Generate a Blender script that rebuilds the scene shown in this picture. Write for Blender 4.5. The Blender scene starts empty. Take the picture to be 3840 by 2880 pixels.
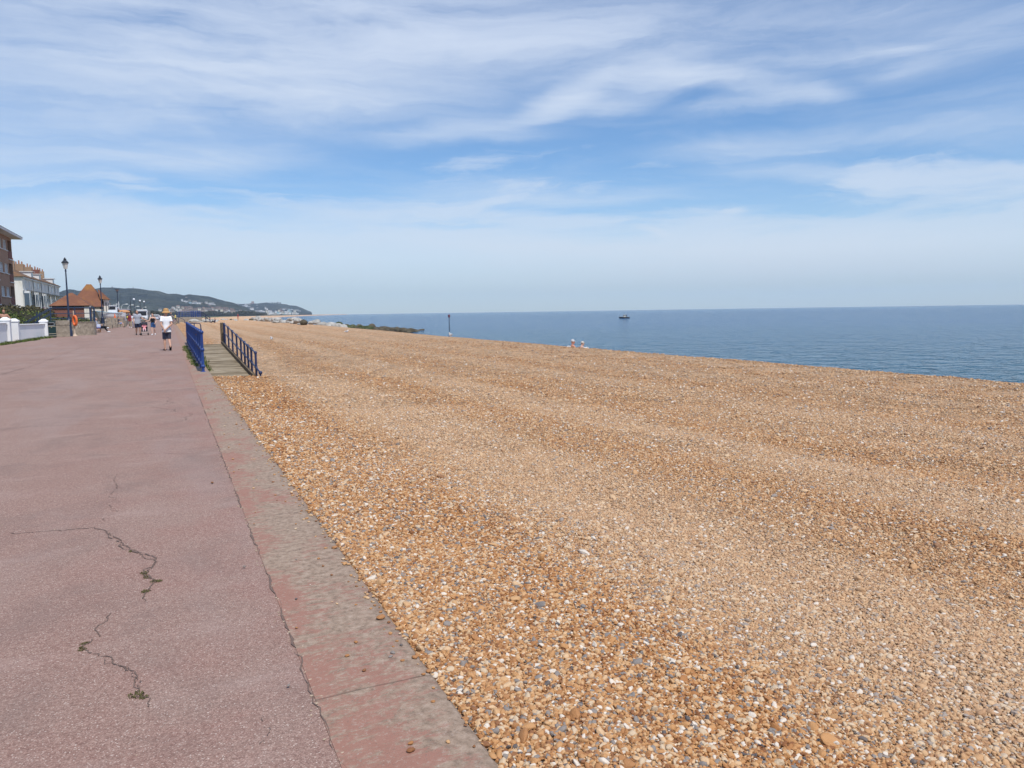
import bpy, bmesh, math, random
import numpy as np
from mathutils import Vector, Matrix, Euler, noise
R = math.radians
random.seed(7); RNG = np.random.default_rng(7)
SC = bpy.context.scene
COL = SC.collection

# ------------------------------------------------------------------ camera
F_PX = 769.0                       # focal length in pixels of a 1024 px wide picture
EYE = 1.55
cam_d = bpy.data.cameras.new("camera")
cam = bpy.data.objects.new("camera", cam_d); COL.objects.link(cam)
cam_d.sensor_width = 36.0
cam_d.lens = 36.0 * F_PX / 1024.0
cam_d.clip_start = 0.05; cam_d.clip_end = 60000.0
YAW, PITCH, ROLL = R(23.9), math.atan(72.5 / F_PX), R(-0.85)
CM = Matrix.Rotation(-YAW, 3, 'Z') @ Matrix.Rotation(math.pi/2 - PITCH, 3, 'X') @ Matrix.Rotation(ROLL, 3, 'Z')
cam.matrix_world = Matrix.Translation((0, 0, EYE)) @ CM.to_4x4()
SC.camera = cam

def ray(x, y):
    """direction of a point of the photograph (3840 x 2880 pixels)"""
    return (CM @ Vector(((x-1920)/3.75, -(y-1440)/3.75, -F_PX))).normalized()
def at(x, y, z=0.0):
    """where the sight line through a point of the photograph meets height z"""
    v = ray(x, y); t = (z-EYE)/v.z
    return Vector((v.x*t, v.y*t, z))
def at_d(x, y, d):
    """point of the sight line at horizontal distance d"""
    v = ray(x, y); t = d/math.hypot(v.x, v.y)
    return Vector((v.x*t, v.y*t, EYE+v.z*t))

# ------------------------------------------------------------------ nodes
class NT:
    def __init__(s, nt): s.nt = nt; nt.nodes.clear()
    def n(s, typ, ins=None, out=0, **props):
        nd = s.nt.nodes.new(typ)
        for k, v in props.items(): setattr(nd, k, v)
        for k, v in (ins or {}).items():
            sock = nd.inputs[k]
            if isinstance(v, bpy.types.NodeSocket): s.nt.links.new(v, sock)
            else: sock.default_value = v
        nd_out = nd.outputs
        return nd if out is None else nd_out[out]
    def m(s, op, a, b=0.0, c=0.0, clamp=False):
        return s.n('ShaderNodeMath', {0: a, 1: b, 2: c}, operation=op, use_clamp=clamp)
    def ramp(s, fac, stops, interp='LINEAR'):
        nd = s.nt.nodes.new('ShaderNodeValToRGB'); s.nt.links.new(fac, nd.inputs[0])
        cr = nd.color_ramp; cr.interpolation = interp
        while len(cr.elements) > 1: cr.elements.remove(cr.elements[-1])
        for i, (p, c) in enumerate(stops):
            e = cr.elements[0] if i == 0 else cr.elements.new(p)
            e.position = p; e.color = (c[0], c[1], c[2], 1) if isinstance(c, (tuple, list)) else (c, c, c, 1)
        return nd.outputs[0]
    def mix(s, f, a, b, mode='MIX'):
        nd = s.nt.nodes.new('ShaderNodeMix'); nd.data_type = 'RGBA'; nd.blend_type = mode
        for k, v in ((0, f), (6, a), (7, b)):
            if isinstance(v, bpy.types.NodeSocket): s.nt.links.new(v, nd.inputs[k])
            else: nd.inputs[k].default_value = v if k == 0 else (v[0], v[1], v[2], 1)
        return nd.outputs[2]
    def rng(s, v, a, b, c=0.0, d=1.0, interp='LINEAR'):
        return s.n('ShaderNodeMapRange', {0: v, 1: a, 2: b, 3: c, 4: d}, interpolation_type=interp)
    def noise(s, vec, scale, detail=3.0, rough=0.5, dist=0.0, out=0, dims='3D'):
        return s.n('ShaderNodeTexNoise', {'Vector': vec, 'Scale': scale, 'Detail': detail, 'Roughness': rough, 'Distortion': dist}, out=out, noise_dimensions=dims)
    def voro(s, vec, scale, out='Color', feature='F1', rand=1.0, dims='3D'):
        nd = s.n('ShaderNodeTexVoronoi', {'Vector': vec, 'Scale': scale, 'Randomness': rand}, out=None, feature=feature, voronoi_dimensions=dims)
        return nd.outputs[out]
    def scl(s, vec, v):
        return s.n('ShaderNodeVectorMath', {0: vec, 1: v}, operation='MULTIPLY')
    def bump(s, h, strength, dist, normal=None):
        ins = {'Height': h, 'Strength': strength, 'Distance': dist}
        if normal is not None: ins['Normal'] = normal
        return s.n('ShaderNodeBump', ins)

def new_mat(name):
    m = bpy.data.materials.new(name); m.use_nodes = True
    return m, NT(m.node_tree)
def pos(N): return N.n('ShaderNodeNewGeometry', out=0)
def objc(N): return N.n('ShaderNodeTexCoord', out='Object') if False else N.nt.nodes.new('ShaderNodeTexCoord').outputs['Object']
def finish(N, col, rough=0.8, normal=None, spec=0.3, metal=0.0, **kw):
    ins = {'Base Color': col if isinstance(col, bpy.types.NodeSocket) else (*col[:3], 1), 'Roughness': rough, 'Specular IOR Level': spec, 'Metallic': metal}
    if normal is not None: ins['Normal'] = normal
    ins.update(kw)
    sh = N.n('ShaderNodeBsdfPrincipled', ins)
    N.n('ShaderNodeOutputMaterial', {'Surface': sh}, out=None)
_mc = {}
def paint(col, rough=0.6, var=0.12, scale=6.0, metal=0.0, spec=0.3, bump=0.0):
    """a plain coloured material with soft mottling in its own colour"""
    key = (tuple(round(c, 4) for c in col), rough, var, scale, metal, bump)
    if key in _mc: return _mc[key]
    m, N = new_mat("coloured_surface")
    o = objc(N); nz = N.noise(o, scale, 4, 0.6)
    c = N.mix(nz, tuple(x*(1-var) for x in col), tuple(min(1, x*(1+var)) for x in col))
    nb = N.bump(nz, bump, 0.02) if bump else None
    finish(N, c, rough, nb, spec, metal)
    _mc[key] = m
    return m

# ------------------------------------------------------------------ sky, sun, exposure
SUN_EL = R(60.5)
SUN_V = Vector((0.18, -0.985, 0)).normalized()          # horizontal direction towards the sun
world = bpy.data.worlds.new("World"); SC.world = world; world.use_nodes = True
W = NT(world.node_tree)
dirv = W.nt.nodes.new('ShaderNodeTexCoord').outputs['Generated']
sp = W.n('ShaderNodeSeparateXYZ', {0: dirv}, out=None)
dx, dy, dz = sp.outputs
dzc = W.m('MAXIMUM', dz, 0.002)
skyv = W.n('ShaderNodeCombineXYZ', {0: dx, 1: dy, 2: dzc})
sky = W.n('ShaderNodeTexSky', {'Vector': skyv}, sky_type='NISHITA', sun_disc=False, sun_elevation=SUN_EL,
          sun_rotation=math.atan2(SUN_V.x, SUN_V.y), altitude=0.0, air_density=1.0, dust_density=0.15, ozone_density=3.0)
hyp = W.m('SQRT', W.m('ADD', W.m('MULTIPLY', dx, dx), W.m('MULTIPLY', dy, dy)))
el = W.m('MULTIPLY', W.m('ARCTAN2', dz, hyp), 57.2958)
az = W.m('MULTIPLY', W.m('ARCTAN2', dx, dy), 57.2958)      # degrees to the right of the promenade's direction
ang = W.n('ShaderNodeCombineXYZ', {0: az, 1: el, 2: 0.0})
wn = W.noise(W.scl(ang, (0.09, 0.26, 1.0)), 1.0, 5, 0.6, 0.4, out=1)
warp = W.n('ShaderNodeVectorMath', {0: W.n('ShaderNodeVectorMath', {0: wn, 1: (0.5, 0.5, 0.5)}, operation='SUBTRACT'), 1: (5.0, 2.2, 0.0)}, operation='MULTIPLY')
angw = W.n('ShaderNodeVectorMath', {0: ang, 1: warp}, operation='ADD')
def azel(x, y):                                           # picture given in 2212-px coordinates
    v = ray(x*1.7360, y*1.7360); return math.degrees(math.atan2(v.x, v.y)), math.degrees(math.asin(v.z))
# streaks of cirrus: (x0, y0, x1, y1, half width px, amount)
STROKES = [
 (-300, 60, 900, 120, 155, .80), (300, 195, 1150, 190, 55, .42), (400, 20, 1500, 60, 75, .50), (850, 80, 1750, 95, 50, .34),
 (850, 288, 1160, 252, 20, .55), (1090, 250, 1330, 162, 26, .85), (1290, 168, 1560, 150, 28, .65), (1180, 225, 1420, 205, 22, .4), (1450, 235, 1800, 212, 18, .35),
 (1400, 140, 1830, 205, 26, .75), (1600, 190, 1850, 208, 16, .4), (1650, 120, 2300, 60, 60, .62), (1850, 150, 2050, 120, 22, .4), (300, 250, 900, 230, 40, .25),
 (150, 345, 620, 340, 30, .55), (-300, 320, 300, 330, 55, .38), (700, 290, 1250, 285, 18, .4),
 (1350, 330, 1950, 290, 26, .5), (1500, 370, 2150, 372, 20, .42), (1950, 250, 2400, 230, 45, .18), (1700, 240, 2300, 320, 30, .12),
 (-300, 470, 330, 450, 32, .5), (500, 470, 1000, 450, 24, .5), (850, 405, 1250, 410, 30, .28), (1000, 430, 1500, 425, 14, .3),
 (-600, 560, 900, 545, 60, .5), (700, 490, 1400, 560, 40, .45), (1000, 560, 2500, 510, 50, .62), (900, 600, 2600, 585, 26, .3),
 (1560, 462, 1625, 452, 6, .6), (1350, 490, 1460, 510, 9, .4)]
acc = None
for (x0, y0, x1, y1, hw, amt) in STROKES:
    a0, e0 = azel(x0, y0); a1, e1 = azel(x1, y1); dpp = 57.2958/1661.0
    L = math.hypot(a1-a0, e1-e0)/2 + hw*dpp; th = math.atan2(e1-e0, a1-a0)
    mp = W.n('ShaderNodeMapping', {'Vector': angw, 'Location': ((a0+a1)/2, (e0+e1)/2, 0), 'Rotation': (0, 0, th), 'Scale': (L, hw*dpp*1.35, 1)}, vector_type='TEXTURE')
    r_ = W.n('ShaderNodeVectorMath', {0: mp}, out=1, operation='LENGTH')
    v_ = W.rng(r_, 1.15, 0.0, 0.0, amt, 'SMOOTHSTEP')
    acc = v_ if acc is None else W.m('ADD', acc, v_)
fib = W.noise(W.n('ShaderNodeMapping', {'Vector': angw, 'Rotation': (0, 0, R(5)), 'Scale': (0.045, 0.42, 1)}), 1.0, 7, 0.62, 0.6)
fib2 = W.noise(W.n('ShaderNodeMapping', {'Vector': angw, 'Rotation': (0, 0, R(-14)), 'Scale': (0.07, 0.36, 1)}), 1.0, 6, 0.6, 0.8)
tex = W.m('ADD', W.m('MULTIPLY', fib, 0.6), W.m('MULTIPLY', fib2, 0.4))
texr = W.rng(tex, 0.34, 0.66, 0.25, 1.6)
cl = W.m('ADD', W.m('ADD', W.m('MULTIPLY', acc, texr), W.rng(tex, 0.47, 0.78, 0.0, 0.26)), W.m('MULTIPLY', W.rng(el, 13.0, 22.0, 0.0, 0.40, 'SMOOTHSTEP'), W.rng(tex, .36, .62, .25, 1.3)))
# small puffs low over the sea
pn = W.noise(W.scl(ang, (0.5, 1.6, 1)), 1.0, 4, 0.5)
pb = W.m('MULTIPLY', W.rng(W.m('ABSOLUTE', W.m('SUBTRACT', el, 1.15)), 0.0, 0.22, 1, 0, 'SMOOTHSTEP'), W.rng(pn, 0.5, 0.6, 0, .5))
pb = W.m('MULTIPLY', pb, W.rng(az, 33, 40))
cl = W.m('ADD', cl, pb)
cl = W.m('ADD', W.m('MULTIPLY', cl, W.rng(el, -0.2, 2.6, 0.25, 1.0)), W.m('MULTIPLY', W.rng(W.m('ADD', el, W.m('MULTIPLY', W.m('SUBTRACT', tex, .5), 30.0)), 9.6, 4.2, 0.0, 0.80, 'SMOOTHSTEP'), W.rng(el, 0.2, 2.4, .55, 1.0)))
cl = W.m('MULTIPLY', W.m('SUBTRACT', 1.0, W.m('EXPONENT', W.m('MULTIPLY', W.m('MAXIMUM', cl, 0.0), -1.35))), 1.0)
SKY_K = 0.10
HAZE_D, HAZE_TOP = 0.000105, 190.0
skyc = W.n('ShaderNodeVectorMath', {0: sky, 1: (0.91, 1.14, 1.36)}, operation='MULTIPLY')
ccol = W.ramp(W.rng(el, 0, 40), [(0, (5.6, 6.6, 7.8)), (0.10, (7.3, 8.1, 9.2)), (0.35, (7.1, 8.0, 9.4)), (1, (5.7, 6.7, 9.2))])
final = W.mix(cl, skyc, ccol)
W.n('ShaderNodeOutputWorld', {'Surface': W.n('ShaderNodeBackground', {'Color': final, 'Strength': SKY_K})}, out=None)

sun_d = bpy.data.lights.new("sun", 'SUN'); sun_d.energy = 4.1; sun_d.angle = R(0.55); sun_d.color = (1.0, 0.95, 0.88)
sun = bpy.data.objects.new("sun", sun_d); COL.objects.link(sun)
sv = Vector((SUN_V.x*math.cos(SUN_EL), SUN_V.y*math.cos(SUN_EL), math.sin(SUN_EL)))
sun.rotation_euler = sv.to_track_quat('Z', 'Y').to_euler(); sun.location = sv*60
vs = SC.view_settings
vs.view_transform = 'Standard'; vs.look = 'None'; vs.exposure = 0.0; vs.gamma = 1.0; vs.use_curve_mapping = False
SC.cycles.max_bounces = 6; SC.cycles.diffuse_bounces = 2; SC.cycles.glossy_bounces = 3; SC.cycles.volume_bounces = 0
SC.cycles.transparent_max_bounces = 6; SC.cycles.use_denoising = True

# ------------------------------------------------------------------ object helpers
def mesh_obj(name, verts, faces, m=None, parent=None, smooth=False):
    me = bpy.data.meshes.new(name)
    if isinstance(verts, np.ndarray): verts = verts.tolist()
    me.from_pydata([tuple(v) for v in verts], [], [tuple(f) for f in faces]); me.update()
    if smooth: me.polygons.foreach_set('use_smooth', [True]*len(me.polygons))
    if m is not None: me.materials.append(m)
    o = bpy.data.objects.new(name, me); COL.objects.link(o)
    if parent is not None: o.parent = parent
    return o
def tag(o, label=None, cat=None, group=None, kind=None):
    if label: o['label'] = label
    if cat: o['category'] = cat
    if group: o['group'] = group
    if kind: o['kind'] = kind
    return o
def thing(name, loc, rz=0.0, label=None, cat=None, group=None):
    o = bpy.data.objects.new(name, None); COL.objects.link(o)
    o.location = loc; o.rotation_euler = (0, 0, rz); o.empty_display_size = 0.2
    return tag(o, label, cat, group)
def copy_tree(o, parent=None):
    c = o.copy(); COL.objects.link(c); c.parent = parent
    for ch in [x for x in list(bpy.data.objects) if x.parent == o]: copy_tree(ch, c)
    return c

class MB:
    """collects shapes of ONE mesh"""
    def __init__(s): s.v = []; s.f = []
    def add(s, v, f):
        b = len(s.v); s.v += [tuple(p) for p in v]; s.f += [tuple(i+b for i in q) for q in f]; return s
    def box(s, c, size, rz=0.0, rx=0.0, ry=0.0, bev=0.0, taper=1.0):
        hx, hy, hz = size[0]/2, size[1]/2, size[2]/2
        E = Euler((rx, ry, rz)).to_matrix()
        if bev > 0 and min(hx, hy, hz) > bev*1.1:
            vs_ = []
            for z, i in ((-hz, bev), (-hz+bev, 0), (hz-bev, 0), (hz, bev)):
                t = taper if z > 0 else 1.0
                X, Y, b = (hx-i)*t, (hy-i)*t, bev
                for (px, py) in ((X, -Y+b), (X, Y-b), (X-b, Y), (-X+b, Y), (-X, Y-b), (-X, -Y+b), (-X+b, -Y), (X-b, -Y)):
                    vs_.append(E @ Vector((px, py, z)) + Vector(c))
            fs = [tuple(range(7, -1, -1)), tuple(range(24, 32))]
            for k in range(3):
                for j in range(8): fs.append((k*8+j, k*8+(j+1) % 8, (k+1)*8+(j+1) % 8, (k+1)*8+j))
            return s.add(vs_, fs)
        vs_ = [E @ Vector((sx*hx*(taper if sz > 0 else 1), sy*hy*(taper if sz > 0 else 1), sz*hz)) + Vector(c) for sz in (-1, 1) for sx, sy in ((-1, -1), (1, -1), (1, 1), (-1, 1))]
        return s.add(vs_, [(3, 2, 1, 0), (4, 5, 6, 7), (0, 1, 5, 4), (1, 2, 6, 5), (2, 3, 7, 6), (3, 0, 4, 7)])
    def tube(s, pts, r, n=8, cap=True):
        pts = [Vector(p) for p in pts]
        if not isinstance(r, (list, tuple)): r = [r]*len(pts)
        up = Vector((0, 0, 1)); vs_ = []; prev = None
        for i, p in enumerate(pts):
            t = (pts[min(i+1, len(pts)-1)] - pts[max(i-1, 0)]).normalized()
            if prev is None:
                a = t.cross(up) if abs(t.dot(up)) < 0.95 else t.cross(Vector((1, 0, 0)))
            else: a = prev - t*prev.dot(t)
            a.normalize(); b = t.cross(a).normalized(); prev = a
            for k in range(n):
                an = 2*math.pi*k/n
                vs_.append(p + (a*math.cos(an) + b*math.sin(an))*r[i])
        fs = []
        for i in range(len(pts)-1):
            for k in range(n): fs.append((i*n+k, i*n+(k+1) % n, (i+1)*n+(k+1) % n, (i+1)*n+k))
        if cap: fs += [tuple(range(n-1, -1, -1)), tuple(range((len(pts)-1)*n, len(pts)*n))]
        return s.add(vs_, fs)
    def lathe(s, prof, c=(0, 0, 0), n=12, cap=True, sx=1.0, sy=1.0):
        vs_ = []; fs = []
        for (r, z) in prof:
            for k in range(n):
                a = 2*math.pi*(k+.5)/n; vs_.append((c[0]+r*sx*math.cos(a), c[1]+r*sy*math.sin(a), c[2]+z))
        for i in range(len(prof)-1):
            for k in range(n): fs.append((i*n+k, i*n+(k+1) % n, (i+1)*n+(k+1) % n, (i+1)*n+k))
        if cap: fs += [tuple(range(n-1, -1, -1)), tuple(range((len(prof)-1)*n, len(prof)*n))]
        return s.add(vs_, fs)
    def ball(s, c, r, nu=10, nv=7, jit=0.0, seed=0):
        if not isinstance(r, (tuple, list)): r = (r, r, r)
        prof = [(math.sin(math.pi*i/nv), -math.cos(math.pi*i/nv)) for i in range(nv+1)]
        vs_ = []; fs = []
        for (q, z) in prof:
            for k in range(nu):
                a = 2*math.pi*k/nu; d = Vector((q*math.cos(a), q*math.sin(a), z))
                j = 1 + (jit*noise.noise(d*1.7+Vector((seed*3.1, seed, -seed))) if jit else 0)
                vs_.append((c[0]+d.x*r[0]*j, c[1]+d.y*r[1]*j, c[2]+d.z*r[2]*j))
        for i in range(nv):
            for k in range(nu): fs.append((i*nu+k, i*nu+(k+1) % nu, (i+1)*nu+(k+1) % nu, (i+1)*nu+k))
        return s.add(vs_, fs)
    def prism(s, poly, a, b, axis='x'):
        """extrude a closed outline; poly in the two other axes"""
        n = len(poly); vs_ = []
        for t in (a, b):
            for (p, q) in poly:
                vs_.append((t, p, q) if axis == 'x' else (p, t, q) if axis == 'y' else (p, q, t))
        fs = [tuple(range(n)), tuple(range(2*n-1, n-1, -1))] + [(i, n+i, n+(i+1) % n, (i+1) % n) for i in range(n)]
        return s.add(vs_, fs)
    def build(s, name, m, parent=None, smooth=False):
        me = bpy.data.meshes.new(name); me.from_pydata(s.v, [], s.f)
        bm = bmesh.new(); bm.from_mesh(me); bmesh.ops.recalc_face_normals(bm, faces=bm.faces)
        if smooth:
            for f in bm.faces: f.smooth = True
            for e in bm.edges:
                if len(e.link_faces) == 2 and e.calc_face_angle(0) > R(38): e.smooth = False
        bm.to_mesh(me); bm.free()
        me.materials.append(m)
        o = bpy.data.objects.new(name, me); COL.objects.link(o)
        if parent is not None: o.parent = parent
        return o

# ------------------------------------------------------------------ heights of the place
def lerp_tab(x, tab):
    for (x0, y0), (x1, y1) in zip(tab, tab[1:]):
        if x <= x1: return y0 + (y1-y0)*max(0.0, (x-x0)/(x1-x0))
    return tab[-1][1]
def prom_z(y): return 0.0043*min(max(y-22.0, 0.0), 93.0)
SEA_Z = -2.6
COAST = [(0, 0), (150, 0), (400, 8), (800, 45), (1173, 92), (2000, 262), (2960, 482), (3900, 720), (4900, 985), (5200, 1080)]
def shift(y): return lerp_tab(y, COAST)
RAMP_X0, RAMP_X1 = 1.02, 2.50
def ramp_z(y): return lerp_tab(y, [(18, -.919), (28.8, -.50), (43.5, 0.07), (60, .1)])
def smooth01(t): t = min(max(t, 0.0), 1.0); return t*t*(3-2*t)
def beach_z(x, y):
    s = x - shift(y)
    base = lerp_tab(s, [(0.9, -0.09), (3, -0.12), (7, -0.16), (12, -0.2), (16, -0.22), (18.3, -0.30), (19.6, -0.46), (33, -2.75), (60, -6)])
    w = 1.0 if s < 17 else max(0, 1-(s-17)/3)
    base += w*(0.016*math.sin(s*1.5+0.3*math.sin(y*.08)) + 0.05*noise.noise(Vector((s*.35, y*.09, 3))) + 0.025*noise.noise(Vector((s*1.1, y*.5, 9))) + (0.05*noise.noise(Vector((s*.3, y*.8, 2))) if s > 14 else 0))
    base += 1.0*prom_z(y) if s < 40 else 0
    if y > 60 and s < 30: base += 0.35*max(0, noise.noise(Vector((s*.15, y*.03, 5))))*min(1, (y-60)/60)
    # hollow round the ramp
    if 18 < y < 50 and s < 8:
        k = smooth01((y-21.5)/6.0)*smooth01((48-y)/4.0)*smooth01((7.0-s)/4.2)
        tgt = min(base, ramp_z(y) - (0.12 if s < RAMP_X1+.1 else 0.10))
        base = base*(1-k) + tgt*k
    return base

# ------------------------------------------------------------------ ground sheets
def grid_obj(name, us, vs_, fn, m, smooth=True):
    V = [fn(u, v) for v in vs_ for u in us]; nu = len(us)
    Fc = [(j*nu+i, j*nu+i+1, (j+1)*nu+i+1, (j+1)*nu+i) for j in range(len(vs_)-1) for i in range(nu-1)]
    return mesh_obj(name, V, Fc, m, smooth=smooth)
def spaced(a, b, d0, g):
    out = [a]; d = d0
    while out[-1] < b: out.append(out[-1]+d); d *= g
    out[-1] = b; return out

PEB = [(0.0, (0.225, 0.095, 0.034)), (0.17, (0.37, 0.178, 0.064)), (0.40, (0.475, 0.262, 0.108)), (0.64, (0.54, 0.345, 0.175)),
       (0.80, (0.60, 0.43, 0.26)), (0.89, (0.56, 0.46, 0.33)), (0.925, (0.22, 0.215, 0.215)), (0.958, (0.68, 0.65, 0.59)), (0.978, (0.09, 0.09, 0.10))]
def peb_color_nodes(N, rnd, P):
    """flint and shingle colours plus pale and rusty bands running along the shore"""
    c = N.ramp(rnd, PEB, 'CONSTANT')
    sp_ = N.n('ShaderNodeSeparateXYZ', {0: P}, out=None)
    wob = N.noise(N.scl(P, (0.2, 0.035, 0.2)), 1.0, 2, 0.5)
    xx = N.m('ADD', sp_.outputs[0], N.m('MULTIPLY', N.m('SUBTRACT', wob, 0.5), 1.6))
    bands = N.ramp(N.rng(xx, 1.0, 21.0), [(0, .30), (.045, .22), (.075, .60), (.10, .92), (.135, .92), (.165, .50), (.20, .38), (.235, .75), (.27, .85), (.31, .40),
                   (.37, .55), (.43, .78), (.5, .45), (.58, .7), (.68, .5), (.78, .7), (.88, .5), (1, .7)], 'EASE')
    big = N.noise(N.scl(P, (1.1, 0.16, 1)), 1.0, 5, 0.62)
    t = N.m('ADD', N.m('MULTIPLY', bands, 0.65), N.m('MULTIPLY', big, 0.35))
    c2 = N.mix(N.rng(t, 0.3, 0.75, 0.0, 0.42), c, (0.59, 0.42, 0.275))
    c3 = N.mix(N.rng(t, 0.62, 0.25, 0.0, 0.5), c2, (0.98, 0.80, 0.62), 'MULTIPLY')
    return c3

# shingle surface
m_sh, N = new_mat("shingle")
P = pos(N)
Pw = N.n('ShaderNodeVectorMath', {0: P, 1: N.n('ShaderNodeVectorMath', {0: N.noise(P, 30, 2, .5, out=1), 1: (0.012, 0.012, 0.012)}, operation='MULTIPLY')}, operation='ADD')
vA = N.n('ShaderNodeTexVoronoi', {'Vector': N.scl(Pw, (1, 1, .3)), 'Scale': 70.0}, out=None)
vB = N.n('ShaderNodeTexVoronoi', {'Vector': N.scl(Pw, (1, 1, .3)), 'Scale': 30.0}, out=None)
rA = N.n('ShaderNodeSeparateColor', {0: vA.outputs['Color']}, out=None)
rB = N.n('ShaderNodeSeparateColor', {0: vB.outputs['Color']}, out=None)
selB = N.rng(rB.outputs[1], 0.80, 0.81)
selB = N.m('MULTIPLY', selB, N.rng(vB.outputs['Distance'], 0.42, 0.36))
rnd = N.mix(selB, rA.outputs[0], rB.outputs[0])
rnd = N.n('ShaderNodeSeparateColor', {0: rnd}, out=0)
hA = N.rng(vA.outputs['Distance'], 0.0, 0.75, 1.0, 0.0)
hB = N.rng(vB.outputs['Distance'], 0.0, 0.45, 1.6, 0.6)
hh = N.n('ShaderNodeSeparateColor', {0: N.mix(selB, hA, hB)}, out=0)
col = peb_color_nodes(N, rnd, P)
vC = N.n('ShaderNodeSeparateColor', {0: N.voro(N.scl(Pw, (1, 1, .3)), 11.0)}, out=0)
vD = N.n('ShaderNodeSeparateColor', {0: N.voro(N.scl(Pw, (1, .8, .3)), 4.2)}, out=0)
vE = N.noise(N.scl(P, (1, .7, .5)), 1.6, 6, .7)
fac = N.m('MULTIPLY', N.rng(vC, 0, 1, .80, 1.34), N.rng(vD, 0, 1, .86, 1.22)); fac = N.m('MULTIPLY', fac, N.rng(vE, .3, .7, .88, 1.26))
col = N.n('ShaderNodeVectorMath', {0: col, 1: N.n('ShaderNodeCombineXYZ', {0: fac, 1: fac, 2: fac})}, operation='MULTIPLY')
gap = N.rng(vA.outputs['Distance'], 0.46, 0.72, 1.0, 0.55)
gap = N.n('ShaderNodeMix', {0: selB, 2: gap, 3: 1.0})
nb = N.bump(hh, 1.0, 0.022)
nb = N.bump(N.noise(P, 5.0, 5, 0.65), 0.9, 0.10, nb)
finish(N, col, 0.75, nb, 0.25)

us = spaced(0.9, 21, 0.22, 1.035) + [22, 24, 27, 30, 33, 37, 42, 50, 60, 80]
vs0 = [-8, -5, -3, -1.5] + spaced(0, 5300, 0.35, 1.032)
beach = grid_obj('beach', us, vs0, lambda u, v: (u+shift(v), v, beach_z(u+shift(v), v)), m_sh)
tag(beach, kind='structure')

# promenade
m_pr, N = new_mat("red_asphalt")
P = pos(N); sx_ = N.n('ShaderNodeSeparateXYZ', {0: P}, out=None)
big = N.noise(N.scl(P, (1, .5, 1)), 0.5, 5, 0.62)
base = N.mix(N.rng(big, .35, .65), (0.285, 0.170, 0.134), (0.34, 0.230, 0.187))
red = N.m('MULTIPLY', N.rng(sx_.outputs[0], -1.8, .6), N.rng(N.noise(N.scl(P, (1, 1, 1)), 1.3, 5, .65), .42, .62))
base = N.mix(N.m('MULTIPLY', red, .55), base, (0.31, 0.125, 0.095))
fine = N.voro(P, 210.0); fs_ = N.n('ShaderNodeSeparateColor', {0: fine}, out=None)
base = N.mix(0.5, base, N.ramp(fs_.outputs[0], [(0, (.085, .052, .043)), (.28, (.17, .10, .083)), (.6, (.30, .195, .16)), (.85, (.43, .32, .27)), (.965, (.70, .63, .55))], 'CONSTANT'))
med = N.noise(P, 38, 3, .6)
base = N.mix(N.rng(med, .4, .7, 0, .35), base, (.405, .285, .23))
patch = N.noise(N.scl(P, (.7, .18, 1)), 1.0, 3, .5)
base = N.mix(N.rng(patch, .52, .60, 0, .30), base, (.31, .24, .215))
st2 = N.noise(N.scl(P, (1.0, .8, 1)), 1.1, 7, .7, .6); base = N.mix(N.rng(st2, .50, .72, 0, .5), base, (.16, .115, .10))
st3 = N.noise(N.scl(P, (.35, .9, 1)), 2.6, 5, .6); base = N.mix(N.rng(st3, .56, .74, 0, .30), base, (.42, .31, .27))
finish(N, base, .85, N.bump(N.voro(P, 210.0, 'Distance'), .55, .004, N.bump(med, .5, .006)), .25)
px_ = [-9.6, -7, -5, -3.2, -1.5, 0.1, 0.47]
ppy = [-8, -4, 0, 6, 12, 17, 22] + spaced(24, 420, 6, 1.08)
prom = grid_obj('promenade', px_, ppy, lambda u, v: ((u if u > -9.6 else -9.6)+shift(v), v, prom_z(v)), m_pr, smooth=False)
tag(prom, kind='structure')

# concrete edging of the sea wall with flaking red paint
m_kb, N = new_mat("flaking_painted_concrete")
P = pos(N); s_ = N.n('ShaderNodeSeparateXYZ', {0: P}, out=None)
conc = N.ramp(N.noise(P, 26, 6, .7), [(.3, (.16, .115, .085)), (.5, (.295, .215, .158)), (.7, (.40, .305, .235))])
edge = N.rng(s_.outputs[0], .47, .97)
st = N.noise(N.scl(P, (6.5, 17.0, 3)), 1.0, 10, .86, .4)
pt = N.noise(N.scl(P, (2.2, 1.3, 1)), 1.0, 4, .55)
th_ = N.m('ADD', N.m('ADD', st, N.m('MULTIPLY', N.m('SUBTRACT', pt, .5), .60)), N.rng(edge, 0, 1, .030, -.070))
pmask = N.rng(th_, .475, .545, 0, .92)
paintc = N.mix(N.noise(P, 9, 4, .6), (.27, .13, .095), (.33, .175, .135))
col = N.mix(pmask, conc, paintc)
speck = N.noise(P, 120, 2, .6)
col = N.mix(N.rng(speck, .60, .70, 0, .6), col, (.12, .10, .085)); col = N.mix(N.rng(N.noise(P, 60, 3, .7), .56, .70, 0, .6), col, (.42, .34, .28))
jn = N.m('FRACT', N.m('MULTIPLY', N.m('ADD', s_.outputs[1], N.m('MULTIPLY', N.noise(P, 3, 2, .5), .03)), 1/3.05))
col = N.mix(N.rng(jn, .002, .0045, .5, 0), col, (.06, .045, .035)); dirt = N.noise(N.scl(P, (3, 1.2, 1)), 1.0, 5, .6)
col = N.mix(N.m('MULTIPLY', N.rng(edge, .78, 1.0, 0, .55), N.rng(dirt, .4, .6)), col, (.17, .135, .10))
finish(N, col, .85, N.bump(speck, .5, .004, N.bump(st, .35, .006)), .2)
m_wall, N = new_mat("rough_concrete"); P = pos(N)
nz = N.noise(P, 5, 7, .65)
finish(N, N.ramp(nz, [(.3, (.17, .14, .11)), (.55, (.33, .28, .22)), (.75, (.42, .37, .30))]), .9, N.bump(nz, .5, .02), .2)
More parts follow.
